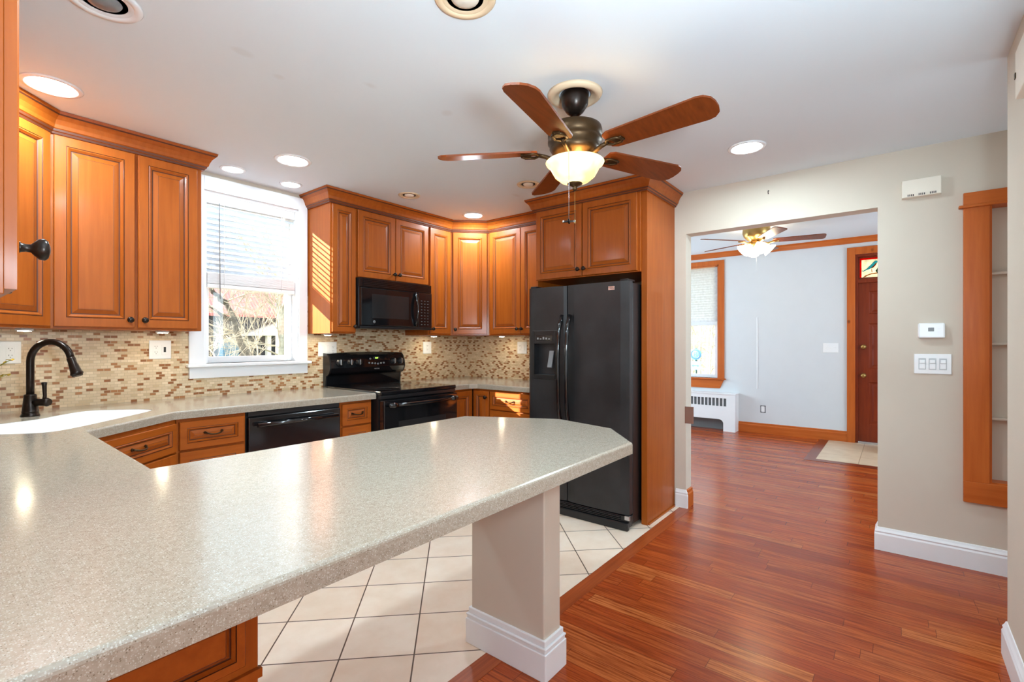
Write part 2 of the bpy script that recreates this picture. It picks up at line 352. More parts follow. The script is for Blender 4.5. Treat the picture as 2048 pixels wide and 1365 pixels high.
def thing(name, label, cat, loc=(0, 0, 0), rz=0.0, group=None):
    o = bpy.data.objects.new(name, None); C.objects.link(o); o.empty_display_size = 0.05
    o.location = loc; o.rotation_euler = (0, 0, rz); o['label'] = label; o['category'] = cat
    if group: o['group'] = group
    MATRIX[o.name] = Matrix.Translation(loc) @ Matrix.Rotation(rz, 4, 'Z'); return o
def tag(o, label, cat, group=None):
    o['label'] = label; o['category'] = cat
    if group: o['group'] = group
    return o
def struct(name, bm, mats, **k):
    o = build(name, bm, mats, **k)
    if o.parent is None: o['kind'] = 'structure'
    return o
def text(name, s, size, mat, parent, mtx, depth=0.0006):
    cu = bpy.data.curves.new(name, 'FONT'); cu.body = s; cu.size = size; cu.extrude = depth; cu.align_x = 'CENTER'; cu.align_y = 'CENTER'
    to = bpy.data.objects.new(name + '_curve', cu); me = bpy.data.meshes.new_from_object(to)
    me.transform(mtx); bpy.data.objects.remove(to); me.name = name
    me.materials.clear(); me.materials.append(M[mat]); o = bpy.data.objects.new(name, me); C.objects.link(o)
    if parent is not None: o.parent = parent
    return o
FACE_FRONT = Matrix.Rotation(PI / 2, 4, 'X')          # text facing local -Y
def dup(root, loc=None, rz=None, label=None):
    r = root.copy(); C.objects.link(r)
    if loc is not None: r.location = loc
    if rz is not None: r.rotation_euler = (0, 0, rz)
    if label: r['label'] = label
    MATRIX[r.name] = Matrix.Translation(r.location) @ Matrix.Rotation(r.rotation_euler.z, 4, 'Z')
    for ch in list(root.children):
        c = ch.copy(); C.objects.link(c); c.parent = r
        for g in list(ch.children):
            d = g.copy(); C.objects.link(d); d.parent = c
    return r

# ------------------------------------------------------------------ room shell
WW = 3.67; XW = 3.745; XK = 3.80; XL = -0.165; CZ = 2.44; LC = 2.62; XF = 7.53
# floors
struct('floor_tile', box(XL - .1, XK, 1.32, WW, -0.05, 0.0), 'floor_tile')
f_ = box(-3.6, 7.6, -3.4, 1.235, -0.05, 0.0)
struct('floor_hardwood', f_, 'oak_red')
f_ = box(3.80, 7.6, 1.235, 4.2, -0.05, 0.0); bx(f_, -3.6, XL - .1, 1.235, 2.2, -0.05, 0); struct('floor_living', f_, 'oak_red')
struct('trim_1', box(XL - .1, 3.80, 1.235, 1.32, -0.05, 0.0015), 'oak_border')
# kitchen and dining ceiling, living room ceiling
struct('ceiling', box(-3.6, 3.82, -3.4, WW + .2, CZ, CZ + .12), 'ceiling_paint')
struct('ceiling_living', box(3.86, 7.75, -2.7, 4.3, LC, LC + .1), 'ceiling_paint')
# window wall (y = WW) with its opening
WX0, WX1, WZ0, WZ1 = 1.245, 1.905, 1.135, 2.315; TW = 0.22
b = box(XL - .2, WX0, WW, WW + TW, 0, CZ); bx(b, WX1, XK + .1, WW, WW + TW, 0, CZ); bx(b, WX0, WX1, WW, WW + TW, 0, WZ0); bx(b, WX0, WX1, WW, WW + TW, WZ1, CZ)
struct('wall_back', b, 'wall_beige')
struct('wall_left', box(XL - .12, XL, 0.98, WW, 0, CZ), 'wall_beige')
# wall with the opening to the living room and the niche
OY0, OY1, OZ = 0.095, 1.275, 2.115
NY1, NY0, NZ0, NZ1 = -0.398, -0.80, 0.49, 2.05
b = box(XW, XW + .12, OY1, 1.42, 0, CZ + .2); bx(b, XW, XW + .12, OY0, OY1, OZ, CZ + .2)
bx(b, XW, XW + .12, NY1, OY0, 0, CZ + .2); bx(b, XW, XW + .12, -2.7, NY0, 0, CZ + .2); bx(b, XW, XW + .12, NY0, NY1, 0, NZ0); bx(b, XW, XW + .12, NY0, NY1, NZ1, CZ + .2)
bx(b, XW + .09, XW + .12, NY0, NY1, NZ0, NZ1)
struct('wall_right', b, 'wall_beige')
b = box(XK, XK + .065, 1.345, 4.3, 0, CZ + .2); struct('wall_kitchen_right', b, 'wall_beige')
# short wall at the frame's right edge and the hall behind it
b = box(1.35, 2.79, -0.47, -0.35, 0, CZ); bx(b, 2.67, 2.79, -2.6, -0.47, 0, CZ); bx(b, 2.79, XW, -2.6, -2.5, 0, CZ); struct('wall_hall', b, 'wall_beige')
# dining room behind the camera, window openings left for daylight
b = box(-3.6, -3.48, -3.4, -2.2, 0, CZ); bx(b, -3.6, -3.48, .6, 2.2, 0, CZ); bx(b, -3.6, -3.48, -2.2, .6, 0, .6); bx(b, -3.6, -3.48, -2.2, .6, 2.3, CZ)
bx(b, -3.48, XL - .12, 2.1, 2.2, 0, CZ); struct('wall_dining_left', b, 'wall_beige')
b = box(-3.48, -1.9, -3.4, -3.28, 0, CZ); bx(b, .7, 2.67, -3.4, -3.28, 0, CZ); bx(b, -1.9, .7, -3.4, -3.28, 0, .35); bx(b, -1.9, .7, -3.4, -3.28, 2.3, CZ); struct('wall_dining_back', b, 'wall_beige')
# living room walls
LWY0, LWY1, LWZ0, LWZ1 = 2.075, 2.98, 0.75, 2.44
b = box(XF, XF + .2, LWY1, 4.2, 0, LC); bx(b, XF, XF + .2, 0.42, LWY0, 0, LC); bx(b, XF, XF + .2, LWY0, LWY1, 0, LWZ0); bx(b, XF, XF + .2, LWY0, LWY1, LWZ1, LC)
bx(b, XF, XF + .2, -.52, .42, 2.40, LC); bx(b, XF, XF + .2, -2.7, -.52, 0, LC); struct('wall_living_far', b, 'wall_grey')
b = box(3.865, XF, 4.1, 4.2, 0, LC); struct('wall_living_left', b, 'wall_grey')
b = box(3.865, XF, -2.6, -2.5, 0, .7); bx(b, 3.865, 4.6, -2.6, -2.5, .7, LC); bx(b, 6.8, XF, -2.6, -2.5, .7, LC); bx(b, 4.6, 6.8, -2.6, -2.5, 2.35, LC); struct('wall_living_right', b, 'wall_grey')
struct('wall_living_near', box(3.868, 3.88, 1.345, 4.1, 0, LC), 'wall_grey')
# baseboards: white with a moulded top; wood in the living room
BP = [(0, 0), (0.016, 0), (0.016, 0.098), (0.012, 0.108), (0.014, 0.116), (0.008, 0.128), (0.004, 0.14), (0, 0.14)]
BPW = [(0, 0), (0.018, 0), (0.018, 0.105), (0.012, 0.115), (0.012, 0.135), (0, 0.14)]
def run(name, path, mat, prof=BP, side=1): return struct(name, sweep(bmesh.new(), path if side > 0 else path[::-1], prof), mat)
run('baseboard_right', [(XW + .11, OY0 + .0), (XW, OY0), (XW, -2.4)], 'white_trim')
run('baseboard_kitchen', [(XW, 1.351), (XW, OY1), (XW + .004, OY1)], 'white_trim')
run('baseboard_opening', [(XW + .004, OY1), (XW + .12, OY1)], 'fir', BPW)
run('baseboard_hall', [(1.4, -.35), (2.79, -.35), (2.79, -2.4)], 'white_trim', side=-1)
run('baseboard_living', [(XF, .505), (XF, 1.80)], 'fir_h', BPW, side=-1)
# living room crown
b = sweep(bmesh.new(), [(XF, -2.5), (XF, 4.1)][::-1], [(0, 2.545), (.02, 2.545), (.03, 2.60), (.045, LC), (0, LC)]); struct('trim_2', b, 'fir_h')
# tile landing at the front door with a dark board round it
struct('trim_3', box(6.10, 6.21, -.60, .80, 0, .003), 'oak_border_dark'); struct('trim_4', box(6.21, 7.53, .70, .80, 0, .003), 'oak_border_dark')
struct('floor_landing', box(6.21, 7.53, -.60, .70, 0, .004), 'mat_tile')

# ------------------------------------------------------------------ kitchen window
wn = thing('window_1', 'white double hung kitchen window over the counter with wide white casing', 'window', (1.575, WW, WZ0)); wn['kind'] = 'structure'
b = box(1.155, WX0, WW - .02, WW, WZ0, 2.41, .003); bx(b, WX1, 1.973, WW - .02, WW, WZ0, 2.41, .003); bx(b, WX0, WX1, WW - .02, WW, WZ1, 2.41, .003)
build('casing', b, 'white_trim', wn, world=True)
build('stool', box(1.14, 1.992, WW - .055, WW + .09, WZ0 - .022, WZ0, .005), 'white_trim', wn, world=True)
build('apron', box(1.158, 1.975, WW - .02, WW, 1.037, WZ0 - .022, .003), 'white_trim', wn, world=True)
b = box(WX0, WX0 + .02, WW + .0, WW + .16, WZ0, WZ1); bx(b, WX1 - .02, WX1, WW, WW + .16, WZ0, WZ1); bx(b, WX0 + .02, WX1 - .02, WW, WW + .16, WZ1 - .02, WZ1); bx(b, WX0 + .02, WX1 - .02, WW + .09, WW + .16, WZ0, WZ0 + .02)
build('jamb', b, 'white_trim', wn, world=True)
def sash(x0, x1, y, z0, z1, st, bot, top, nm):
    b = box(x0, x0 + st, y, y + .035, z0, z1, .003); bx(b, x1 - st, x1, y, y + .035, z0, z1, .003); bx(b, x0 + st, x1 - st, y, y + .035, z0, z0 + bot, .003); bx(b, x0 + st, x1 - st, y, y + .035, z1 - top, z1, .003)
    s = build(nm, b, 'white_trim', wn, world=True); build('pane', box(x0 + st, x1 - st, y + .014, y + .018, z0 + bot, z1 - top), 'clear_glass', s, world=True)
sash(WX0 + .02, WX1 - .02, WW + .06, WZ0 + .0, 1.74, .035, .045, .035, 'lower_sash')
sash(WX0 + .02, WX1 - .02, WW + .10, 1.70, WZ1 - .02, .035, .035, .035, 'upper_sash')
# blind, partly raised
bl = thing('window_blind', 'white slatted blind hanging half lowered in the kitchen window', 'blind', (1.575, WW + .02, 1.63))
build('headrail', box(WX0 + .022, WX1 - .022, WW + .005, WW + .05, 2.235, 2.30, .004), 'white_plastic', bl, world=True)
b = bmesh.new(); yb = WW + .028
for i in range(12):
    z = 2.215 - i * .0395; q = []
    for s in range(7):
        u = (s / 6 - .5) * .048; q.append((u * math.cos(.58), u * math.sin(.58) + .004 * math.cos(s / 6 * PI * 2 - PI)))
    top = [(yb + a, z + c + .0012) for a, c in q]; bot = [(yb + a, z + c - .0012) for a, c in q][::-1]; lp = top + bot
    rings(b, [[(WX0 + .025, y_, z_) for y_, z_ in lp], [(WX1 - .025, y_, z_) for y_, z_ in lp]])
build('slats', b, 'slat_white', bl, world=True)
b = bmesh.new()
for i in range(14):
    random.seed(i); bx(b, WX0 + .025, WX1 - .025, yb - .025 + random.uniform(-.002, .002), yb + .024, 1.685 + i * .0052, 1.685 + i * .0052 + .0047, .001, seg=1)
build('stacked_slats', b, 'white_plastic', bl, world=True)
build('bottom_rail', box(WX0 + .025, WX1 - .025, yb - .026, yb + .024, 1.655, 1.682, .004), 'white_plastic', bl, world=True)
for x in (WX0 + .13, WX1 - .13): 
    build('ladder_cord', tube(bmesh.new(), [(x, yb - .028, 2.24), (x, yb - .028, 1.67)], .0016, 6), 'white_plastic', bl, world=True)
build('tilt_wand', tube(bmesh.new(), [(WX0 + .095, yb - .04, 2.24), (WX0 + .098, yb - .045, 1.58)], .003, 6), 'grey_plastic', bl, world=True)

# ------------------------------------------------------------------ recessed lights
emit('led_lens_soft', (0.71, 0.90, 1.0, 1), CAN_STRENGTH * .38)
emit('led_lens_strong', (0.71, 0.90, 1.0, 1), CAN_STRENGTH * 1.7)
def can(x, y, r, lit, label, trim='white_trim', puck=False):
    t = thing('recessed_light', label, 'ceiling light', (x, y, CZ), 0, 'recessed ceiling lights')
    build('trim_ring', lathe(bmesh.new(), [(r * .74, -.002), (r * .80, -.007), (r * .95, -.006), (r, 0), (r * .74, 0)], 40, close=False), trim, t)
    if lit: build('lens', lathe(bmesh.new(), [(r * .745, -.001), (r * .745, -.004)], 40), {1: 'led_lens', 2: 'led_lens_small', 3: 'led_lens_soft', 4: 'led_lens_strong'}[lit], t)
    else:
        build('baffle', lathe(bmesh.new(), [(r * .78, -.002), (r * .66, -.004), (r * .60, .0), (.0, .0)][::-1], 40, close=False), trim, t)
        build('lamp', lathe(bmesh.new(), [(0, -.014), (r * .26, -.012), (r * .42, -.006), (r * .46, 0)], 32, close=False), 'cream_pale' if trim == 'cream' else 'grey_plastic', t)
can(.404, 2.99, .11, 1, 'large lit recessed light above the corner cabinet at left')
can(1.355, 3.475, .078, 2, 'small lit recessed light nearest the left end of the window')
can(1.53, 3.01, .11, 3, 'large lit recessed light in front of the kitchen window')
can(1.75, 3.475, .078, 2, 'small lit recessed light at the right end of the window')
can(3.214, 3.02, .10, 1, 'lit recessed light in the far kitchen corner above the corner cabinet')
can(3.114, .70, .105, 1, 'lit recessed light near the opening to the living room')
can(.80, 1.30, .10, 4, 'added lit recessed light over the peninsula, out of view above the frame')  # unseen lamp added to brighten the tile floor and the post
can(2.463, 3.005, .085, 0, 'unlit cream eyeball light above the microwave cabinets', 'cream')
can(2.838, 2.115, .085, 0, 'unlit cream eyeball light beside the fan blade and fridge cabinet', 'cream')
can(.415, 2.113, .11, 0, 'unlit white recessed light at the top left of the ceiling')
can(1.172, 1.14, .105, 0, 'unlit cream eyeball light cut by the top edge of the photo', 'cream')

# ------------------------------------------------------------------ cabinets
def knob(parent, x, z, y=-.021, s=1.0):
    b = lathe(bmesh.new(), [(.007 * s, 0), (.0055 * s, -.010 * s), (.006 * s, -.016 * s), (.012 * s, -.020 * s), (.0165 * s, -.026 * s), (.015 * s, -.032 * s), (.008 * s, -.036 * s), (0, -.037 * s)], 20, axis='Y')
    bmesh.ops.translate(b, verts=b.verts, vec=(x, y, z)); return build('knob', b, 'orb', parent)
def pull(parent, x, z, y=-.021, w=.085):
    b = bmesh.new(); pts = []
    for i in range(13):
        u = i / 12 * 2 - 1; pts.append((x + u * w / 2, y - .026 * (1 - abs(u) ** 3) + .001, z - .010 * (1 - u * u) + .006))
    tube(b, pts, [.0055 - .002 * (1 - abs(i / 6 - 1)) for i in range(13)], 8)
    for s in (-1, 1): lathe(b, [(.008, 0), (.006, -.005)], 12, (x + s * w / 2, y, z + .006), 'Y')
    return build('handle', b, 'bronze', parent)
def panel(bm, x0, x1, z0, z1, fr=.055, thick=.02, y=0.0):
    """raised panel front, facing -Y, with glazed grooves; material 0 wood, 1 glaze"""
    k = min(fr, (x1 - x0) * .24, (z1 - z0) * .27) / .055
    p = [(0, 0, 0), (0, thick - .003, 0), (.003, thick, 0), (.046 * k, thick, 0), (.0475 * k, thick - .0025, 1), (.0495 * k, thick - .0015, 1), (.054 * k, thick + .001, 0),
         (.058 * k, thick - .003, 0), (.064 * k, thick - .008, 0), (.0662 * k, thick - .011, 1), (.070 * k, thick - .011, 1), (.0755 * k, thick - .009, 0), (.092 * k, thick - .003, 0), (.0938 * k, thick - .0035, 1), (.0955 * k, thick - .003, 0)]
    loops = [[(x0 + i, y - d, z0 + i), (x1 - i, y - d, z0 + i), (x1 - i, y - d, z1 - i), (x0 + i, y - d, z1 - i)] for i, d, _ in p]
    mis = [p[i + 1][2] for i in range(len(p) - 1)] + [0]
    L = [[bm.verts.new(v) for v in lp] for lp in loops]
    for i in range(len(L) - 1):
        for j in range(4): f = bm.faces.new((L[i][j], L[i][(j + 1) % 4], L[i + 1][(j + 1) % 4], L[i + 1][j])); f.material_index = mis[i]
    bm.faces.new(L[-1]); bm.faces.new(L[0][::-1]); return bm
def cabinet(name, label, loc, rz, w, d, z0, z1, fronts, group=None, cat='cabinet', toe=0.0, body=None, bodymat='maple'):
    t = thing(name, label, cat, loc, rz, group)
    b = bmesh.new()
    if body: prism(b, body, z0 + toe, z1)
    else: bx(b, 0, w, 0, d, z0 + toe, z1, .0015, seg=1)
    if toe and not body: bx(b, .0, w, .06, d, z0, z0 + toe)
    if toe and body: prism(b, offset_poly(body, .05), z0, z0 + toe)
    build('carcass', b, bodymat, t)
    for fr in fronts:
        kind, x0, x1, a0, a1 = fr[:5]; f = build(kind, panel(bmesh.new(), x0, x1, a0, a1), ['maple' if kind == 'door' else 'maple_h', 'glaze'], t)
        if len(fr) > 5:
            for k in fr[5]:
                if k[0] == 'k': knob(f, k[1], k[2])
                else: pull(f, k[1], k[2])
    return t
UZ0, UZ1 = 1.348, 2.36
G1 = 'wall cabinets'; G2 = 'base cabinets'; up = .33
cabinet('wall_cabinet', 'two door maple wall cabinet immediately left of the window', (.445, 3.34, 0), 0, .678, up, UZ0, UZ1,
        [('door', .012, .343, UZ0 + .012, UZ1 - .03, [('k', .318, UZ0 + .055)]), ('door', .359, .650, UZ0 + .012, UZ1 - .03, [('k', .384, UZ0 + .055)])], G1)
# left diagonal corner wall cabinet: local x runs along its face
def corner_body(L, depth_side):
    """pentagon body for a 45 degree face of length L"""
    s = L / math.sqrt(2); q = math.sqrt(.5) * depth_side
    return [(0, 0), (L, 0), (L + q, q), (L / 2, L / 2 + 2 * q) if False else (L / 2 + 0, L / 2 + 2 * q), (-q, q)]
r2 = math.sqrt(2)
def diag_body(L, d):      # face 0..L, sides go back perpendicular to the walls
    h = d / r2; return [(0, 0), (L, 0), (L + h, h), (L / 2, L / 2 + 2 * h), (-h, h)]
Ld = .28 * r2
cabinet('corner_wall_cabinet', 'diagonal maple corner wall cabinet left of the two door cabinet above the sink', (.165, 3.06, 0), PI / 4, Ld, .3, UZ0, UZ1,
        [('door', .02, Ld - .02, UZ0 + .012, UZ1 - .03, [('k', .05, UZ0 + .055)])], G1, body=diag_body(Ld, up - .002))
cabinet('wall_cabinet', 'maple wall cabinet on the left wall, mostly hidden behind the nearest one', (.112, 2.18, 0), PI / 2, .88, .275, UZ0 + .01, UZ1,
        [('door', .012, .434, UZ0 + .02, UZ1 - .03, [('k', .40, UZ0 + .06)]), ('door', .446, .868, UZ0 + .02, UZ1 - .03, [('k', .48, UZ0 + .06)])], G1)
nc = cabinet('wall_cabinet', 'nearest maple wall cabinet at the left edge with one big dark knob', (.112, 1.31, 0), PI / 2, .868, .275, UZ0 + .02, UZ1, [('door', .436, .86, UZ0 + .03, UZ1 - .03, [('k', .47, UZ0 + .07)])], G1)
nd = build('door', panel(bmesh.new(), .0, .43, UZ0 + .03, UZ1 - .03), ['maple', 'glaze'], nc)
kb = lathe(bmesh.new(), [(.010, 0), (.0075, -.004), (.006, -.011), (.0065, -.018), (.012, -.024), (.0165, -.030), (.0175, -.038), (.014, -.043), (.006, -.046), (0, -.0465)], 28, axis='Y', sx=1.25, sy=.95)
bmesh.ops.translate(kb, verts=kb.verts, vec=(.03, -.021, 1.463)); build('knob', kb, 'orb', nd)
cabinet('wall_cabinet', 'narrow single door maple wall cabinet between the window and the microwave', (1.983, 3.34, 0), 0, .217, up, UZ0, UZ1, [('door', .010, .209, UZ0 + .012, UZ1 - .03, [('k', .190, UZ0 + .055)])], G1)
cabinet('wall_cabinet', 'short two door maple cabinet directly above the black microwave', (2.202, 3.34, 0), 0, .748, up, 1.795, UZ1,
        [('door', .012, .372, 1.80, UZ1 - .03, [('k', .350, 1.85)]), ('door', .378, .740, 1.80, UZ1 - .03, [('k', .400, 1.85)])], G1)
cabinet('wall_cabinet', 'narrow single door maple wall cabinet to the right of the microwave', (2.952, 3.34, 0), 0, .286, up, UZ0, UZ1, [('door', .014, .270, UZ0 + .012, UZ1 - .03, [('k', .030, UZ0 + .055)])], G1)
Lr = .26 * r2
cabinet('corner_wall_cabinet', 'diagonal maple corner wall cabinet in the far corner right of the stove', (3.24, 3.34, 0), -PI / 4, Lr, .3, UZ0, UZ1, [('door', .022, Lr - .022, UZ0 + .012, UZ1 - .03, [('k', .045, UZ0 + .055)])], G1, body=diag_body(Lr, .296))
cabinet('wall_cabinet', 'two door maple wall cabinet between the far corner and the refrigerator', (3.50, 3.078, 0), -PI / 2, .77, .298, UZ0, UZ1,
        [('door', .018, .392, UZ0 + .012, UZ1 - .03, [('k', .370, UZ0 + .055)]), ('door', .398, .76, UZ0 + .012, UZ1 - .03, [('k', .420, UZ0 + .055)])], G1)
# refrigerator surround
t = cabinet('refrigerator_cabinet', 'deep maple cabinet with tall side panels built over the black refrigerator', (3.20, 2.305, 0), -PI / 2, .90, .543, 1.777, UZ1,
            [('door', .012, .436, 1.785, UZ1 - .025, [('k', .415, 1.835)]), ('door', .444, .880, 1.785, UZ1 - .025, [('k', .466, 1.835)])])
build('side_panel', box(3.20, 3.795, 2.285, 2.305, 0, 1.777), 'maple', t, world=True)
b = box(3.215, 3.7448, 1.362, 1.405, 0, UZ1, .002); bx(b, 3.23, 3.7448, 1.352, 1.362, 0, .012, .002); build('side_panel', b, 'maple', t, world=True)
# crown mouldings
CR = [(0, 2.335), (.012, 2.335), (.015, 2.345), (.022, 2.348), (.024, 2.358), (.030, 2.362), (.034, 2.378), (.044, 2.40), (.060, 2.418), (.066, 2.424), (.070, 2.438), (0, 2.438)]
CM = [0, 1, 0, 1, 0, 0, 0, 0, 1, 0, 0, 0]
b = sweep(bmesh.new(), [(XL + .275, 1.31), (.118, 3.04), (.165, 3.06), (.445, 3.34), (1.123, 3.34), (1.123, 3.668)] if False else [(.165, 3.06), (.445, 3.34), (1.123, 3.34), (1.123, 3.668)], CR, CM)
tag(build('crown_molding', b, ['maple', 'glaze']), 'maple crown moulding along the top of the cabinets left of the window', 'molding')
b = sweep(bmesh.new(), [(1.983, 3.668), (1.983, 3.34), (3.24, 3.34), (3.50, 3.08), (3.50, 2.308)], CR, CM)
tag(build('crown_molding', b, ['maple', 'glaze']), 'long maple crown moulding running from the window round the far corner', 'molding')
b = sweep(bmesh.new(), [(3.44, 2.305), (3.20, 2.305), (3.20, 1.362), (3.742, 1.362)], CR, CM)
tag(build('crown_molding', b, ['maple', 'glaze']), 'maple crown moulding wrapping the tall cabinet over the refrigerator', 'molding')
# base cabinets
BZ = .872; YB = 2.99
def drawers(w, hs, x0=.012, x1=None, pulls=True):
    out = []; z = BZ - .02; x1 = x1 or w - .012
    for h in hs: out.append(('drawer', x0, x1, z - h, z, [('p', (x0 + x1) / 2, z - h / 2)])); z -= h + .012
    return out
cabinet('base_cabinet', 'maple drawer base cabinet between the corner sink and the dishwasher', (.885, YB, 0), 0, .348, .675, 0, BZ, drawers(.348, (.15, .27, .30)), G2, toe=.1)
cabinet('base_cabinet', 'slim maple drawer base cabinet between the dishwasher and the stove', (1.845, YB, 0), 0, .255, .675, 0, BZ, drawers(.255, (.15, .27, .30)), G2, toe=.1)
sx, sy = .44, 2.615; ex, ey = .885, 2.99; Ls = math.hypot(ex - sx, ey - sy); ang = math.atan2(ey - sy, ex - sx)
def toloc(px, py): v = Matrix.Rotation(-ang, 2) @ Vector((px - sx, py - sy)); return (v.x, v.y)
cb_body = [toloc(*p) for p in ((sx, sy), (ex - .002, ey - .002), (ex - .002, 3.668), (XL + .002, 3.668), (XL + .002, sy))]
t = thing('sink_base_cabinet', 'maple diagonal base cabinet under the corner sink', 'cabinet', (sx, sy, 0), ang, G2)
b = bmesh.new(); lo = [(*p, .1) for p in cb_body]; rings(b, [lo, [(*p, .62) for p in cb_body]]); bx(b, 0.005, Ls - .005, .0, .018, .62, BZ); build('carcass', b, 'maple', t)
for kind, a0, a1 in (('drawer', .70, .85), ('door', .12, .69)):
    if kind == 'drawer':
        f = build('drawer', panel(bmesh.new(), .02, Ls - .02, a0, a1), ['maple_h', 'glaze'], t); pull(f, Ls * .5, .775)
    else:
        for u in (0, 1): f = build('door', panel(bmesh.new(), .02 + u * (Ls / 2 - .018), Ls / 2 - .002 + u * (Ls / 2 - .018), a0, a1), ['maple', 'glaze'], t); knob(f, Ls / 2 + (u - .5) * .06, .64)
# left run base cabinet, its finished end faces the camera
t = cabinet('base_cabinet', 'maple base cabinet with panelled end under the near counter', (.437, 1.0, 0), PI / 2, 1.60, .60, 0, BZ,
            [('drawer', .05 + i * .52, .55 + i * .52, .70, .85, [('p', .30 + i * .52, .775)]) for i in range(3)] + [('door', .05 + i * .52, .55 + i * .52, .12, .69, [('k', .51 + i * .52, .64)]) for i in range(3)], G2, toe=.1)
for a0, a1 in ((.646, .767), (.37, .60), (.115, .35)):
    build('end_panel', panel(bmesh.new(), XL + .02 - .0, .410, a0, a1, fr=.021, thick=.012, y=1.0), ['maple_h', 'glaze'], t, world=True)
bb = box(XL + .002, .441, .990, 1.0, .610, .628); build('end_rail', bb, 'maple_h', t, world=True)
# far corner base cabinets
cabinet('base_cabinet', 'maple base cabinet door squeezed between the stove and the far corner', (2.885, YB, 0), 0, .285, .675, 0, BZ, [('door', .012, .262, .12, .852, [('k', .03, .80)])], G2, toe=.1)
cabinet('base_cabinet', 'sunlit maple base cabinet with drawers between the far corner and the refrigerator', (3.175, 2.985, 0), -PI / 2, .68, .62, 0, BZ,
        [('door', .02, .20, .12, .852, [('k', .18, .80)]), ('drawer', .215, .67, .70, .852, [('p', .44, .775)]), ('drawer', .215, .67, .41, .69, [('p', .44, .55)]), ('drawer', .215, .67, .12, .40, [('p', .44, .26)])], G2, toe=.1)

# ------------------------------------------------------------------ countertops
RC = Vector((XL, WW))          # room corner behind the sink; p runs along the diagonal edge, q out of the corner
def pq(p, q): return (RC.x + (p + q) / r2, RC.y + (p - q) / r2)
sink = [(-.36, .80), (-.345, .72), (-.30, .68), (-.12, .67), (-.03, .70), (.04, .735), (.15, .725), (.27, .725), (.33, .75), (.355, .80), (.365, .92), (.355, 1.02), (.33, 1.07), (.28, 1.09), (.10, 1.095), (-.10, 1.095), (-.28, 1.09), (-.34, 1.06), (-.36, .98)]
def smooth_loop(pts, it=2):
    for _ in range(it):
        o = []
        for i in range(len(pts)):
            a, b_ = pts[i], pts[(i + 1) % len(pts)]; o.append(tuple(a[k] * .75 + b_[k] * .25 for k in (0, 1))); o.append(tuple(a[k] * .25 + b_[k] * .75 for k in (0, 1)))
        pts = o
    return pts
sl_ = smooth_loop(sink); hole = [pq(*s) for s in sl_]
poly = [(XL + .001, .733), (1.646, .753), (1.863, .943), (1.936, 1.262), (1.905, 1.45), (1.725, 1.677), (.440, 1.685), (.459, 2.607), (.880, 2.975), (2.104, 2.955), (2.104, WW - .001), (XL + .001, WW - .001)]
poly = [(-.165 + .001, .733), (1.646, .753), (1.863, .943), (1.939, 1.257), (1.725, 1.677), (.440, 1.685), (.459, 2.607), (.870, 2.962), (2.104, 2.935), (2.104, WW - .001), (XL + .001, WW - .001)]
ct = tag(build('countertop', slab(bmesh.new(), poly, .872, .914, .010, holes=[hole]), 'counter_stone'), 'speckled beige countertop with peninsula, wrapping round the white corner sink', 'countertop')
poly = [(2.868, 2.945), (3.08, 2.945), (3.14, 2.90), (3.14, 2.308), (XK - .001, 2.308), (XK - .001, WW - .001), (2.868, WW - .001)]
tag(build('countertop', slab(bmesh.new(), poly, .872, .914, .008), 'counter_stone'), 'small speckled countertop in the far corner right of the stove', 'countertop')
# sink basin
sk = thing('sink', 'white moulded corner sink set into the countertop', 'sink', (*pq(0, .9), .70))
ctr = Vector((0, .9)); loops = []
for sc, z in ((.996, .9125), (.985, .900), (.97, .86), (.95, .80), (.90, .745), (.80, .725), (.4, .720), (.06, .716)):
    loops.append([(*pq(ctr.x + (p - ctr.x) * sc, ctr.y + (q - ctr.y) * sc), z) for p, q in sl_])
build('basin', rings(bmesh.new(), loops, close_start=False, smooth=True), 'sink_white', sk, world=True)
build('drain', lathe(bmesh.new(), [(.045, .003), (.04, .006), (.02, .002), (0, .002)], 24, (*pq(0, .9), .718)), 'steel', sk, world=True)
# faucet
fx, fy = .375, 3.345; dx, dy = .66, -.75
ft = thing('faucet', 'oil rubbed bronze gooseneck faucet with side lever behind the corner sink', 'faucet', (fx, fy, .914))
build('base', lathe(bmesh.new(), [(.036, 0), (.036, .006), (.032, .012), (.031, .020), (.033, .022), (.031, .026), (.024, .098), (.025, .102), (.021, .108), (0, .110)], 32), 'orb', ft)
pts = [(0, 0, .10), (0, 0, .20), (0, 0, .27)]; R_ = .097
for i in range(1, 15):
    a = PI * i / 14 * .95; o = R_ * (1 - math.cos(a)); pts.append((dx * o, dy * o, .27 + R_ * math.sin(a) * 1.0))
build('spout', tube(bmesh.new(), pts, .0155, 18), 'orb', ft)
e = Vector(pts[-1]); d_ = (Vector(pts[-1]) - Vector(pts[-2])).normalized(); d_ = (d_ + Vector((dx, dy, 0)) * .10).normalized()
hp = [e - d_ * .004, e + d_ * .004, e + d_ * .02, e + d_ * .07, e + d_ * .082, e + d_ * .086, e + d_ * .094]
build('spray_head', tube(bmesh.new(), hp, [.0165, .018, .0175, .023, .027, .023, .020], 22), 'orb', ft)
hx, hy = .70, -.70
hb = tube(bmesh.new(), [(hx * .015, hy * .015, .068), (hx * .05, hy * .05, .068), (hx * .072, hy * .072, .068), (hx * .076, hy * .076, .068), (hx * .088, hy * .088, .068)], [.018, .018, .020, .022, .016], 18)
tube(hb, [(hx * .064, hy * .064, .08), (hx * .066, hy * .066, .10), (hx * .064, hy * .064, .15), (hx * .063, hy * .063, .165), (hx * .063, hy * .063, .168)], [.009, .0075, .009, .012, .006], 14)
build('lever', hb, 'orb', ft)

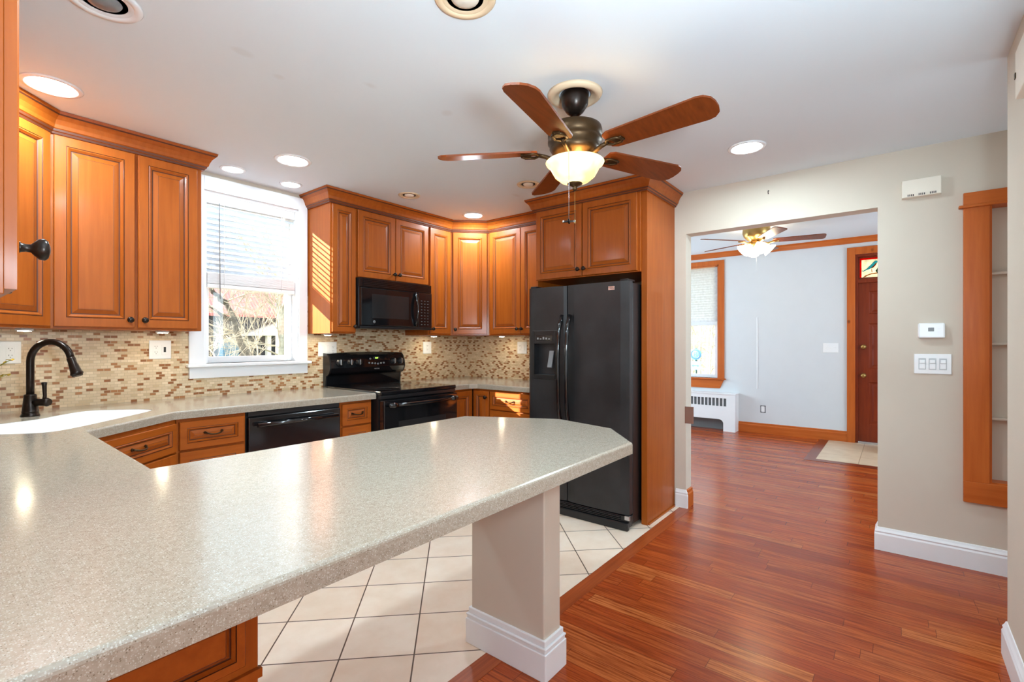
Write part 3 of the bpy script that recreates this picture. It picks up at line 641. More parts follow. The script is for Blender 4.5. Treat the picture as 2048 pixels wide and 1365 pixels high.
# ------------------------------------------------------------------ backsplash
b = box(XL, 1.155, WW - .008, WW, .914, UZ0); bx(b, 1.155, 1.975, WW - .008, WW, .914, 1.038); bx(b, 1.975, 1.984, WW - .008, WW, .914, UZ0 + .3); bx(b, 1.984, XK, WW - .008, WW, .914, 1.42)
struct('backsplash', b, 'mosaic_x')
struct('backsplash', box(XK - .008, XK, 2.306, WW - .008, .914, UZ0), 'mosaic_y'); struct('backsplash', box(XL, XL + .008, 1.0, WW - .008, .914, UZ0), 'mosaic_y')

# under-cabinet puck lights
def puck(x, y, label):
    t = thing('puck_light', label, 'light', (x, y, UZ0), 0, 'under cabinet lights')
    build('housing', lathe(bmesh.new(), [(.034, 0), (.034, -.010), (.030, -.013), (.027, -.011)], 28), 'white_plastic', t)
    build('lens', lathe(bmesh.new(), [(.0265, -.011), (.024, -.0145), (.0, -.016)], 24, close=True), 'puck_lens', t)
puck(.36, 3.40, 'puck light under the diagonal cabinet above the faucet'); puck(.955, 3.46, 'puck light under the two door cabinet left of the window')
puck(3.17, 3.50, 'puck light under the narrow cabinet right of the microwave'); puck(3.62, 3.02, 'puck light under the cabinet beside the refrigerator'); puck(2.06, 3.50, 'puck light under the narrow cabinet right of the window')

# ------------------------------------------------------------------ outlets and switches
def plate(name, label, cat, loc, rz, w, h, kinds, mat='white_plastic'):
    t = thing(name, label, cat, loc, rz); build('cover_plate', box(-w / 2, w / 2, -.006, 0, -h / 2, h / 2, .003), mat, t)
    n = len(kinds); g = .046
    for i, k in enumerate(kinds):
        x = (i - (n - 1) / 2) * g
        if k == 'outlet':
            r = build('receptacle', box(x - .0165, x + .0165, -.0085, -.006, -.033, .033, .001), mat, t); b = bmesh.new()
            for s in (-1, 1):
                for u, hh in ((-.006, .007), (.006, .006)): bx(b, x + u - .001, x + u + .001, -.0092, -.0085, s * .018 - hh / 2 + .003, s * .018 + hh / 2 + .003)
                bx(b, x - .002, x + .002, -.0092, -.0085, s * .018 - .009, s * .018 - .006)
            build('slots', b, 'slot_dark', r)
        elif k == 'rocker': 
            b = bmesh.new(); prismY(b, [(x - .0165, -.033), (x + .0165, -.033), (x + .0165, .033), (x - .0165, .033)], -.0075, -.006); bx(b, x - .013, x + .013, -.0105, -.0075, -.028, .028, .0015); build('rocker_switch', b, mat, t)
        elif k == 'slide':
            build('rocker_switch', box(x - .0165, x + .0165, -.0075, -.006, -.033, .033, .001), 'shadow_plastic', t)
            b = box(x - .012, x + .012, -.013, -.0075, .004, .024, .002); bx(b, x - .013, x + .013, -.009, -.0075, -.028, .002, .001); build('paddle', b, mat, t)
        elif k == 'toggle': build('toggle', box(x - .005, x + .005, -.016, -.006, -.002, .012, .002), mat, t)
        elif k == 'usb': 
            r = build('receptacle', box(x - .0165, x + .0165, -.0085, -.006, -.033, .033, .001), mat, t); build('slots', box(x - .006, x + .006, -.0095, -.0085, -.016, .016, .001), 'slot_dark', r)
    return t
yo = WW - .008
plate('wall_outlet', 'white double outlet plate on the mosaic behind the faucet', 'outlet', (.335, yo, 1.225), 0, .082, .118, ['outlet'])
plate('wall_outlet', 'white outlet and port plate left of the kitchen window', 'outlet', (.998, yo, 1.233), 0, .118, .118, ['outlet', 'usb'])
plate('light_switch', 'white triple plate with two switches and an outlet by the stove', 'switch', (2.150, yo, 1.225), 0, .164, .118, ['rocker', 'rocker', 'outlet'])
plate('wall_outlet', 'white outlet plate on the mosaic to the right of the stove', 'outlet', (3.225, yo, 1.228), 0, .108, .118, ['outlet'])
plate('light_switch', 'white outlet and switch plate on the mosaic beside the refrigerator', 'switch', (XK - .008, 2.90, 1.228), -PI / 2, .118, .118, ['outlet', 'rocker'])
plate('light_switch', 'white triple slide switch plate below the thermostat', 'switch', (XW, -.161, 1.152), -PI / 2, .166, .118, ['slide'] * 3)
plate('light_switch', 'white triple toggle plate on the grey living room wall', 'switch', (XF, .681, 1.21), -PI / 2, .17, .122, ['toggle'] * 3)
t = thing('wall_outlet', 'uncovered outlet low on the grey living room wall', 'outlet', (XF, 1.481, .34), -PI / 2)
build('receptacle', box(-.02, .02, -.006, 0, -.035, .035, .002), 'white_plastic', t); b = bmesh.new()
for s in (-1, 1):
    for u in (-1, 1): bx(b, u * .026 - .005, u * .026 + .005, -.003, -.0, s * .042 - .006, s * .042 + .006)
    bx(b, -.026, .026, -.002, 0, s * .048 - .003, s * .048 + .003); bx(b, s * .03 - .003, s * .03 + .003, -.002, 0, -.05, .05)
build('box_edge', b, 'slot_dark', t)
# thermostat
t = thing('thermostat', 'white thermostat with small grey display on the beige wall', 'thermostat', (XW, -.155, 1.347), -PI / 2)
build('case', box(-.06, .06, -.026, 0, -.044, .044, .008, seg=3), 'white_plastic', t); build('display', box(-.014, .012, -.027, -.026, -.004, .018, .001), 'grey_plastic', t)
for z in (.012, -.004): build('button', box(.028, .038, -.028, -.026, z - .004, z + .004, .001), 'white_plastic', t)
# door chime box above
t = thing('door_chime', 'cream rectangular door chime box high on the wall beside the opening', 'chime', (XW, -.11, 2.19), -PI / 2)
b = rings(bmesh.new(), [[(-.09, 0, -.052), (.09, 0, -.052), (.09, 0, .052), (-.09, 0, .052)], [(-.088, -.04, -.05), (.088, -.04, -.05), (.088, -.04, .052), (-.088, -.04, .052)]]); build('cover', b, 'cream_pale', t, bevel=.003)
for g in (-.05, 0, .05):
    b = bmesh.new()
    for i in range(4): bx(b, g - .012 + i * .008, g - .008 + i * .008, -.041, -.0398, -.046, -.034)
    build('sound_slots', b, 'slot_dark', t)
# second chime box high on the short wall
t = thing('wall_box', 'cream wall mounted box high on the short wall at the right edge', 'box', (2.25, -.35, 2.20), PI)
build('cover', box(-.15, .15, -.03, 0, -.08, .085, .003), 'cream_pale', t)
build('latch', box(-.15, -.135, -.033, -.03, -.01, .01, .001), 'bronze', t)
# switch side plate on the jamb
t = thing('jamb_plate', 'open steel electrical plate on the edge of the opening jamb', 'plate', (XW - .003, OY1, .72))
build('plate', box(XW - .004, XW - .001, 1.215, 1.282, .655, .785, .001), 'steel', t, world=True); b = box(XW - .001, XW + .05, 1.263, 1.274, .665, .775, .002); build('box_side', b, 'white_plastic', t, world=True)
t = tag(build('ceiling_hook', tube(bmesh.new(), [(XW, .70, 2.335), (XW - .02, .70, 2.335), (XW - .028, .70, 2.325), (XW - .02, .70, 2.31)], .0025, 6), 'orb'), 'tiny dark screw hook on the wall above the opening', 'hook')

# ------------------------------------------------------------------ niche with wood casing
t = thing('wall_niche', 'knotty orange wood casing round the recessed wall niche at right', 'frame', (XW, -.6, .378))
build('stile', box(XW - .02, XW, NY1, -.292, .495, 2.05, .002), 'fir', t, world=True); build('stile', box(XW - .02, XW, -.905, NY0, .495, 2.05, .002), 'fir', t, world=True)
b = box(XW - .024, XW, -.93, -.292, 2.05, 2.122, .002); bx(b, XW - .036, XW, -.95, -.272, 2.036, 2.052, .004); build('header', b, 'fir_h', t, world=True)
build('sill', box(XW - .022, XW, -.905, -.292, .378, .495, .002), 'fir_h', t, world=True)
b = box(XW, XW + .09, NY1 - .012, NY1, NZ0, NZ1); bx(b, XW, XW + .09, NY0, NY0 + .012, NZ0, NZ1); bx(b, XW, XW + .09, NY0 + .012, NY1 - .012, NZ0, NZ0 + .012); bx(b, XW, XW + .09, NY0 + .012, NY1 - .012, NZ1 - .012, NZ1); build('liner', b, 'fir', t, world=True)
for z, w_ in ((1.665, 'upper'), (1.27, 'middle'), (.85, 'lower')):
    tag(build('niche_shelf', box(XW + .045, XW + .09, NY0 + .013, NY1 - .013, z - .007, z + .007, .002), 'wall_beige'), w_ + ' thin ledge across the back of the wall niche', 'shelf', 'ledges in the wall niche')

# ------------------------------------------------------------------ peninsula post
t = thing('support_post', 'beige painted rectangular post with white base holding up the peninsula', 'post', (1.55, 1.24, 0))
build('shaft', box(1.50, 1.612, 1.043, 1.42, 0, .8719, .006, seg=3), 'wall_beige', t, world=True)
PB = [(0, 0), (.016, 0), (.016, .105), (.012, .112), (.014, .122), (.008, .132), (.004, .15), (0, .15)]
b = sweep(bmesh.new(), [(1.50, 1.42), (1.50, 1.043), (1.612, 1.043), (1.612, 1.42), (1.50, 1.42)][::-1], PB); bmesh.ops.reverse_faces(b, faces=b.faces)
b.free(); b = bmesh.new()
for o, z0, z1 in ((.018, 0, .105), (.014, .105, .118), (.017, .118, .126), (.009, .126, .15)): bx(b, 1.50 - o, 1.612 + o, 1.043 - o, 1.42 + o, z0, z1, .003)
build('base_trim', b, 'white_trim', t, world=True)

# ------------------------------------------------------------------ refrigerator
fr = thing('refrigerator', 'black side by side refrigerator with water dispenser under the maple cabinet', 'refrigerator', (3.4, 1.84, 0))
FY0, FY1, FS = 1.418, 2.262, 1.912
build('body', box(3.105, 3.74, 1.418, 2.262, .03, 1.69, .004), 'black_satin', fr, world=True)
def curved_door(y0, y1, z0, z1, hole=None):
    b = bmesh.new(); n = 8
    def xf(y): u = (y - y0) / (y1 - y0) * 2 - 1; return 3.035 + .010 * abs(u) ** 4 + .012 * max(0, abs(u) - .95) * 10
    ys = [y0 + (y1 - y0) * i / n for i in range(n + 1)]
    if hole is None:
        lp = [(xf(y), y) for y in ys] + [(3.098, y1), (3.098, y0)]; prism(b, lp, z0, z1)
    else:
        h0, h1, hz0, hz1 = hole
        def P(a, c): return [(xf(y), y) for y in [a + (c - a) * i / 4 for i in range(5)]] + [(3.098, c), (3.098, a)]
        prism(b, P(y0, h0), z0, z1); prism(b, P(h1, y1), z0, z1); prism(b, P(h0, h1), z0, hz0); prism(b, P(h0, h1), hz1, z1); bx(b, 3.09, 3.098, h0, h1, hz0, hz1)
    return b
rd = build('right_door', curved_door(FY0, FS - .004, .105, 1.70), 'fridge_black', fr, world=True)
DH = (2.008, 2.198, 1.035, 1.268)
ld = build('left_door', curved_door(FS + .004, FY1, .105, 1.70, DH), 'fridge_black', fr, world=True)
# dispenser: raised bezel, control panel, cavity lever, tray
b = bmesh.new(); z0, z1, y0, y1 = 1.0, 1.275 + .095, DH[0] - .028, DH[1] + .022
for (a, c, e_, g) in ((y0, DH[0], z0, z1), (DH[1], y1, z0, z1), (DH[0], DH[1], z0, DH[2]), (DH[0], DH[1], DH[3], z1)): bx(b, 3.026, 3.04, a, c, e_, g, .003)
dp = build('dispenser', b, 'black_satin', ld, world=True)
b = box(3.06, 3.088, DH[0] + .005, DH[0] + .1, 1.05, 1.26, .003); b2 = build('dispenser_lever', rings(bmesh.new(), [[(3.045, 2.05, 1.09), (3.045, 2.09, 1.09), (3.052, 2.09, 1.085), (3.052, 2.05, 1.085)], [(3.07, 2.045, 1.215), (3.07, 2.085, 1.215), (3.078, 2.085, 1.215), (3.078, 2.045, 1.215)]]), 'grey_plastic', ld, world=True); b.free()
build('control_panel', box(3.0235, 3.027, DH[0] + .02, DH[1] - .02, 1.292, 1.335, .001), 'mw_glass', ld, world=True)
b = bmesh.new(); random.seed(3)
for i in range(5): bx(b, 3.0225, 3.024, 2.05 + i * .026, 2.064 + i * .026, 1.302, 1.310 + .006 * (i % 3), 0)
build('buttons', b, 'led_print', ld, world=True)
def bar_handle(y, par, sgn):
    pts = []
    for i in range(17):
        u = i / 16 * 2 - 1; pts.append((3.03 - .055 * (1 - abs(u) ** 3.5), y + sgn * .0, 1.06 + u * .42))
    build('handle', tube(bmesh.new(), pts, .0145, 14), 'black_gloss', par, world=True)
bar_handle(FS - .035, rd, -1); bar_handle(FS + .035, ld, 1)
bd = build('badge', box(3.0318, 3.0345, 1.520, 1.568, 1.642, 1.668, .001), 'steel', rd, world=True)
text('badge_lettering', 'MAYTAG', .0095, 'slot_dark', rd, Matrix.Translation(Vector((3.0315, 1.544, 1.655)) - Vector(fr.location)) @ Matrix.Rotation(-PI / 2, 4, 'Z') @ FACE_FRONT, .0004)
for y in (FY0 + .04, FY1 - .04): build('hinge_cap', box(3.05, 3.16, y - .03, y + .03, 1.70, 1.715, .005), 'black_satin', fr, world=True)
b = box(3.045, 3.10, FY0, FY1, .02, .095, .004); bx(b, 3.02, 3.05, FY0, FY1 - .02, .0, .055, .008)
for i in range(3): bx(b, 3.035, 3.05, FY0 + .06, FY1 - .03, .060 + i * .011, .065 + i * .011)
build('grille', b, 'black_satin', fr, world=True)
build('hinge', box(3.035, 3.055, FY0 - .004, FY0 + .03, .07, .1, .002), 'steel', fr, world=True)

# ------------------------------------------------------------------ dishwasher
dw = thing('dishwasher', 'black dishwasher with bar handle under the counter below the window', 'dishwasher', (1.54, 3.0, 0))
build('tub', box(1.238, 1.842, 3.0, 3.6, .09, .868), 'black_satin', dw, world=True)
d = build('door', box(1.242, 1.838, 2.965, 2.999, .12, .835, .006), 'black_gloss', dw, world=True)
b = bmesh.new(); tube(b, [(1.28, 2.935, .790), (1.80, 2.935, .790)], .013, 14)
for x in (1.30, 1.78): bx(b, x - .012, x + .012, 2.935, 2.966, .78, .80, .003)
build('handle', b, 'black_gloss', d, world=True)
build('top_strip', box(1.245, 1.835, 2.975, 2.999, .84, .868, .002), 'black_satin', dw, world=True); build('toe_kick', box(1.245, 1.835, 3.04, 3.06, 0, .12), 'black_satin', dw, world=True)

# ------------------------------------------------------------------ stove
st = thing('stove', 'black electric range with rounded backguard between the two counters', 'stove', (2.485, 3.2, 0)); SX0, SX1 = 2.108, 2.862
build('body', box(SX0 + .004, SX1 - .004, 2.92, 3.645, .0, .895), 'black_satin', st, world=True)
b = box(SX0, SX1, 2.885, 3.60, .895, .925, .008, seg=3); build('cooktop', b, 'black_gloss', st, world=True)
b = bmesh.new()
for x, y, r in ((2.30, 3.06, .10), (2.67, 3.06, .08), (2.30, 3.38, .075), (2.67, 3.38, .10)): lathe(b, [(r, .9252), (r, .9258), (r - .004, .9258), (r - .004, .9252)], 40, (x, y, 0), close=False)
build('burner_rings', b, 'mw_glass', st, world=True)
# backguard: a fat rounded control hood above a recessed riser
bgp = [(3.655, .92), (3.62, .92), (3.612, 1.005), (3.590, 1.01), (3.565, 1.03), (3.550, 1.07), (3.556, 1.12), (3.575, 1.165), (3.60, 1.188), (3.655, 1.192)]
b = bmesh.new(); n = 12; loops = []
for i in range(n + 1):
    u = i / n; x = SX0 + .012 + (SX1 - SX0 - .024) * u; k = (u * 2 - 1); rise = .010 * (1 - k * k); blg = .014 * (1 - k * k)
    loops.append([(x, y - (blg if 1.0 < z < 1.18 and y < 3.61 else 0), z + (rise if z > 1.1 else 0)) for y, z in bgp])
bgd = build('backguard', rings(b, loops), 'black_gloss', st, world=True)
for x in (SX0 + .006, SX1 - .006):
    s = 1 if x > 2.4 else -1
    build('end_cap', rings(bmesh.new(), [[(x - .006, y, z) for y, z in bgp], [(x + .006, y, z) for y, z in bgp]]), 'black_satin', bgd, world=True)
def front_y(x): k = ((x - SX0) / (SX1 - SX0)) * 2 - 1; return 3.552 - .014 * (1 - k * k)
for x in (2.190, 2.285, 2.365, 2.725, 2.805):
    yk = front_y(x); b = lathe(bmesh.new(), [(.030, .0), (.029, -.004), (.024, -.006), (.022, -.018), (.018, -.02), (0, -.02)], 28, (x, yk, 1.115), 'Y')
    kn = build('knob', b, 'black_satin', bgd, world=True); build('pointer', box(x - .005, x + .005, yk - .028, yk - .018, 1.093, 1.140, .003), 'steel', kn, world=True)
b = lathe(bmesh.new(), [(.034, -.0), (.034, -.003), (0, -.003)], 28, (2.540, front_y(2.54) + .003, 1.145), 'Y', sy=1.0, sx=.5); build('display', b, 'black_satin', bgd, world=True)
text('clock_digits', '8:08', .017, 'clock_led', bgd, Matrix.Translation(Vector((2.54, front_y(2.54) - .0015, 1.145)) - Vector(st.location)) @ FACE_FRONT)
b = bmesh.new()
for i in range(6): lathe(b, [(.0085, 0), (.0085, -.004), (0, -.004)], 14, (2.465 + i * .030, front_y(2.5), 1.095 + .006 * abs(i - 3) ** 1.0 * .5), 'Y')
lathe(b, [(.0085, 0), (.0085, -.004), (0, -.004)], 14, (2.475, front_y(2.48) , 1.140), 'Y'); build('buttons', b, 'grey_plastic', bgd, world=True)
text('lettering', 'MAYTAG', .013, 'led_print', bgd, Matrix.Translation(Vector((2.545, front_y(2.54) - .0005, 1.052)) - Vector(st.location)) @ FACE_FRONT)
od = build('oven_door', box(SX0 + .01, SX1 - .01, 2.862, 2.918, .20, .862, .008), 'black_gloss', st, world=True)
build('oven_window', box(SX0 + .14, SX1 - .14, 2.8605, 2.863, .36, .70, .001), 'mw_glass', od, world=True)
pts = [(SX0 + .05 + (SX1 - SX0 - .1) * i / 16, 2.862 - .048 * (1 - abs(i / 8 - 1) ** 4), .825) for i in range(17)]
hb = bmesh.new(); tube(hb, pts, .013, 12)
for x in (SX0 + .075, SX1 - .075): lathe(hb, [(.0, .04), (.018, .036), (.022, .0), (.014, -.036), (0, -.04)], 16, (x, 2.836, .825), 'X')
build('handle', hb, 'black_gloss', od, world=True)
build('drawer', box(SX0 + .01, SX1 - .01, 2.875, 2.918, .06, .185, .006), 'black_gloss', st, world=True)
build('front_rail', box(SX0 + .004, SX1 - .004, 2.89, 2.92, .868, .894, .003), 'black_satin', st, world=True)

# ------------------------------------------------------------------ microwave
mw = thing('microwave', 'black over the range microwave hanging under the short cabinet', 'microwave', (2.575, 3.4, 1.385)); MX0, MX1, MY = 2.205, 2.947, 3.275
MZ0, MZ1 = 1.39, 1.792
build('body', box(MX0, MX1, MY + .03, 3.655, MZ0 + .005, MZ1, .004), 'black_satin', mw, world=True)
md = build('door', box(MX0 + .002, MX0 + .578, MY, MY + .029, MZ0 + .02, MZ1 - .075, .008, seg=3), 'black_gloss', mw, world=True)
build('window', box(MX0 + .105, MX0 + .475, MY - .0008, MY + .001, MZ0 + .085, MZ1 - .125, .0005), 'mw_glass', md, world=True)
pts = [(MX0 + .545 , MY - .004 - .035 * (1 - abs(i / 8 - 1) ** 2.2), MZ0 + .035 + .28 * i / 16) for i in range(17)]
build('handle', tube(bmesh.new(), pts, .0115, 12), 'black_gloss', md, world=True)
build('emblem', lathe(bmesh.new(), [(.011, 0), (.011, -.0015), (0, -.0015)], 20, (MX0 + .125, MY, MZ0 + .055), 'Y'), 'grey_plastic', md, world=True)
text('emblem_lettering', 'GE', .010, 'slot_dark', md, Matrix.Translation(Vector((MX0 + .125, MY - .0018, MZ0 + .055)) - Vector(mw.location)) @ FACE_FRONT, .0003)
cp = build('control_panel', box(MX0 + .582, MX1 - .002, MY + .002, MY + .029, MZ0 + .02, MZ1 - .075, .005), 'black_gloss', mw, world=True)
b = bmesh.new()
for r in range(9):
    for c_ in range(3): bx(b, MX0 + .612 + c_ * .036, MX0 + .626 + c_ * .036, MY + .0012, MY + .0022, MZ0 + .045 + r * .026, MZ0 + .050 + r * .026)
build('key_printing', b, 'key_grey', cp, world=True)
b = box(MX0 + .0, MX1, MY + .012, MY + .03, MZ1 - .073, MZ1, .002)
for i in range(5): bx(b, MX0 + .03, MX1 - .02, MY + .002, MY + .014, MZ1 - .066 + i * .013, MZ1 - .060 + i * .013, .001)
build('vent_grille', b, 'black_gloss', mw, world=True)
b = box(MX0 + .001, MX1 - .001, MY + .002, MY + .06, MZ0, MZ0 + .019, .004); build('bottom_lip', b, 'black_satin', mw, world=True)

# ------------------------------------------------------------------ ceiling fans
def blade_mesh(r0, r1, w0, w1, pitch, mat_round=.055):
    b = bmesh.new(); top = []; n = 6; pts = [(r0, -w0 / 2), (r0 + .02, -w0 / 2 - .006)]
    outline = [(r0, -w0 * .38), (r0 + .025, -w0 / 2)]
    outline += [(r1 - mat_round, -w1 / 2)] + [(r1 - mat_round + mat_round * math.sin(a), -w1 / 2 + mat_round * (1 - math.cos(a))) for a in (.5, 1.05, 1.5708)]
    outline += [(x, -y) for x, y in outline[::-1]]
    prism(b, outline, -.004, .004); bmesh.ops.rotate(b, verts=b.verts, matrix=Matrix.Rotation(pitch, 3, 'X'), cent=(0, 0, 0)); return b
FC = (1.945, 1.178)
fan = thing('ceiling_fan', 'five blade bronze ceiling fan with lit amber bowl over the kitchen', 'fan', (*FC, CZ))
build('ceiling_medallion', lathe(bmesh.new(), [(.075, -.006), (.085, -.012), (.098, -.020), (.112, -.020), (.122, -.012), (.128, -.0005), (.075, -.0005)], 48, close=False), 'cream', fan)
build('canopy', lathe(bmesh.new(), [(.066, -.0), (.064, -.02), (.060, -.055), (.040, -.085), (.028, -.095), (.020, -.098)], 40), 'orb', fan)
build('downrod', tube(bmesh.new(), [(0, 0, -.08), (0, 0, -.16)], .012, 16), 'orb', fan)
build('motor_housing', lathe(bmesh.new(), [(.03, -.135), (.05, -.142), (.095, -.148), (.122, -.160), (.126, -.175), (.126, -.205), (.120, -.212), (.126, -.218), (.126, -.232), (.112, -.250), (.118, -.256), (.100, -.285), (.062, -.300), (.058, -.315), (0, -.315)], 48), 'bronze', fan)
A0 = [-167, -95, -23, 49, 121]; ZB = -.268
for k, a in enumerate(A0):
    bm_ = blade_mesh(.175, .655, .115, .145, math.radians(-13)); mt = Matrix.Translation((0, 0, ZB)) @ Matrix.Rotation(math.radians(a), 4, 'Z'); bmesh.ops.transform(bm_, matrix=mt, verts=bm_.verts)
    bo = build('blade', bm_, 'blade_wood', fan)
    b = bmesh.new(); tube(b, [(.06, 0, -.03), (.10, 0, -.035), (.14, 0, -.018), (.18, 0, -.008)], [.012, .011, .010, .009], 10)
    for s in (-1, 1): tube(b, [(.165, 0, -.012), (.19, s * .028, -.012), (.235, s * .024, -.012), (.25, 0, -.012)], .0065, 8)
    bx(b, .205, .255, -.018, .018, -.014, -.005, .002)
    bmesh.ops.transform(b, matrix=mt, verts=b.verts); build('blade_arm', b, 'bronze', bo)
build('light_fitter', lathe(bmesh.new(), [(.05, -.305), (.062, -.315), (.075, -.325), (.070, -.335), (0, -.335)], 40), 'bronze', fan)
build('glass_bowl', lathe(bmesh.new(), [(.132, -.318), (.136, -.322), (.132, -.330), (.116, -.343), (.108, -.360), (.094, -.385), (.066, -.408), (.030, -.420), (0, -.421), (0, -.418), (.030, -.417), (.064, -.405), (.090, -.383), (.104, -.358), (.112, -.342), (.128, -.328)], 56, close=False), 'bowl_glass', fan)
build('finial', lathe(bmesh.new(), [(.034, -.415), (.036, -.421), (.022, -.428), (.012, -.434), (.010, -.440), (.012, -.445), (.006, -.452), (0, -.453)], 24), 'bronze', fan)
cdir = Vector((-math.cos(TH), -math.sin(TH), 0)); cr = Vector((math.sin(TH), -math.cos(TH), 0))
p0 = cdir * .145 + cr * -.045
ch = build('pull_chain', tube(bmesh.new(), [tuple(p0 + Vector((0, 0, -.325))), tuple(p0 + Vector((0, 0, -.625)))], .0012, 6), 'steel', fan)
b = bmesh.new()
for k in range(4):
    a = k * PI / 2 + .5; bx_ = blade_mesh(.003, .024, .006, .010, .2, .004); bmesh.ops.transform(bx_, matrix=Matrix.Translation(p0 + Vector((0, 0, -.632))) @ Matrix.Rotation(a, 4, 'Z'), verts=bx_.verts)
    me_ = bpy.data.meshes.new('tmp'); bx_.to_mesh(me_); bx_.free(); b.from_mesh(me_)
lathe(b, [(0, .008), (.005, .006), (.006, 0), (0, -.006)], 12, tuple(p0 + Vector((0, 0, -.632)))); build('fan_charm', b, 'orb', ch)
ch = build('pull_chain', tube(bmesh.new(), [(0, 0, -.450), (0, 0, -.585)], .0011, 6), 'brass', fan); build('chain_bead', lathe(bmesh.new(), [(0, -.583), (.004, -.590), (.005, -.602), (0, -.608)], 12), 'brass', ch)
pl = bpy.data.lights.new('fan_bulb', 'POINT'); pl.energy = 1.2; pl.color = (1, .72, .36); pl.shadow_soft_size = .03
po = bpy.data.objects.new('fan_bulb', pl); C.objects.link(po); po.location = (FC[0] - .05, FC[1] - .06, CZ - .345)

FD = (6.10, 1.27); FZ = LC - .17
f2 = thing('ceiling_fan', 'flush brass ceiling fan with four lit tulip shades in the living room', 'fan', (*FD, LC))
build('motor_housing', lathe(bmesh.new(), [(.14, -.0), (.145, -.02), (.145, -.08), (.13, -.12), (.10, -.15), (.07, -.165), (0, -.165)], 40), 'brass', f2)
for a in (-76.6, -148.6, -4.6, 67.4, 139.4):
    bm_ = blade_mesh(.17, .68, .11, .135, math.radians(-11), .03); mt = Matrix.Translation((0, 0, -.175)) @ Matrix.Rotation(math.radians(a), 4, 'Z'); bmesh.ops.transform(bm_, matrix=mt, verts=bm_.verts)
    bo = build('blade', bm_, 'blade_wood', f2); b = tube(bmesh.new(), [(.05, 0, -.01), (.12, 0, -.03), (.17, .01, -.01), (.23, 0, -.01)], .012, 8); bmesh.ops.transform(b, matrix=mt, verts=b.verts); build('blade_arm', b, 'brass', bo)
build('light_kit', lathe(bmesh.new(), [(.05, -.16), (.06, -.19), (.075, -.21), (.06, -.235), (0, -.24)], 30), 'brass', f2)
for k in range(4):
    a = k * PI / 2 + .5; b = lathe(bmesh.new(), [(.02, 0), (.035, -.03), (.045, -.07), (.062, -.105), (.078, -.115), (.070, -.100), (.04, -.068), (.028, -.03)], 24, close=False)
    bmesh.ops.transform(b, matrix=Matrix.Translation((.065 * math.cos(a), .065 * math.sin(a), -.205)) @ Matrix.Rotation(a, 4, 'Z') @ Matrix.Rotation(-math.radians(48), 4, 'Y'), verts=b.verts); build('tulip_shade', b, 'tulip_glass', f2)
build('pull_chain', tube(bmesh.new(), [(.0, 0, -.24), (0, 0, -.50)], .0016, 6), 'white_plastic', f2)

# ------------------------------------------------------------------ living room far wall
wn = thing('window_2', 'orange wood cased living room window with pleated white shade', 'window', (XF, 2.53, LWZ0)); wn['kind'] = 'structure'
b = box(XF - .02, XF, 1.996, LWY0, LWZ0, 2.505, .003); bx(b, XF - .02, XF, LWY1, LWY1 + .08, LWZ0, 2.505, .003); bx(b, XF - .02, XF, LWY0, LWY1, 2.44, 2.505, .003); build('casing', b, 'fir', wn, world=True)
build('stool', box(XF - .06, XF + .10, 1.975, 3.08, LWZ0 - .02, LWZ0, .004), 'fir_h', wn, world=True)
b = rings(bmesh.new(), [[(XF - .02, 2.06, .60), (XF - .02, 3.0, .60), (XF - .02, 3.06, .73), (XF - .02, 2.0, .73)], [(XF, 2.06, .60), (XF, 3.0, .60), (XF, 3.06, .73), (XF, 2.0, .73)]]); build('apron', b, 'fir_h', wn, world=True)
b = box(XF + .0, XF + .15, LWY0, LWY0 + .02, LWZ0, LWZ1); bx(b, XF, XF + .15, LWY1 - .02, LWY1, LWZ0, LWZ1); bx(b, XF, XF + .15, LWY0, LWY1, LWZ1 - .02, LWZ1); build('jamb', b, 'fir', wn, world=True)
b = box(XF + .06, XF + .10, LWY0 + .02, LWY0 + .075, LWZ0, LWZ1 - .02, .003); bx(b, XF + .06, XF + .10, LWY1 - .075, LWY1 - .02, LWZ0, LWZ1 - .02, .003); bx(b, XF + .06, XF + .10, LWY0 + .075, LWY1 - .075, LWZ0, LWZ0 + .05, .003); bx(b, XF + .06, XF + .10, LWY0 + .075, LWY1 - .075, 1.56, 1.60, .003)
s = build('sash', b, 'white_trim', wn, world=True); build('pane', box(XF + .078, XF + .082, LWY0 + .075, LWY1 - .075, LWZ0 + .05, LWZ1 - .02), 'clear_glass', s, world=True)
sh = thing('pleated_blind', 'pleated white shade pulled halfway down the living room window', 'shade', (XF + .03, 2.53, 1.54))
b = bmesh.new(); n = 44; L0 = []
for i in range(n + 1):
    z = 1.60 + (2.41 - 1.60) * i / n; L0.append((XF + .03 + (.003 if i % 2 else -.003), z))
rings(b, [[(x, LWY0 + .022, z) for x, z in L0], [(x, LWY1 - .022, z) for x, z in L0]], wrap=False); build('pleats', b, 'shade_light', sh, world=True)
build('bottom_rail', box(XF + .015, XF + .045, LWY0 + .022, LWY1 - .022, 1.54, 1.60, .004), 'shade_fabric', sh, world=True)
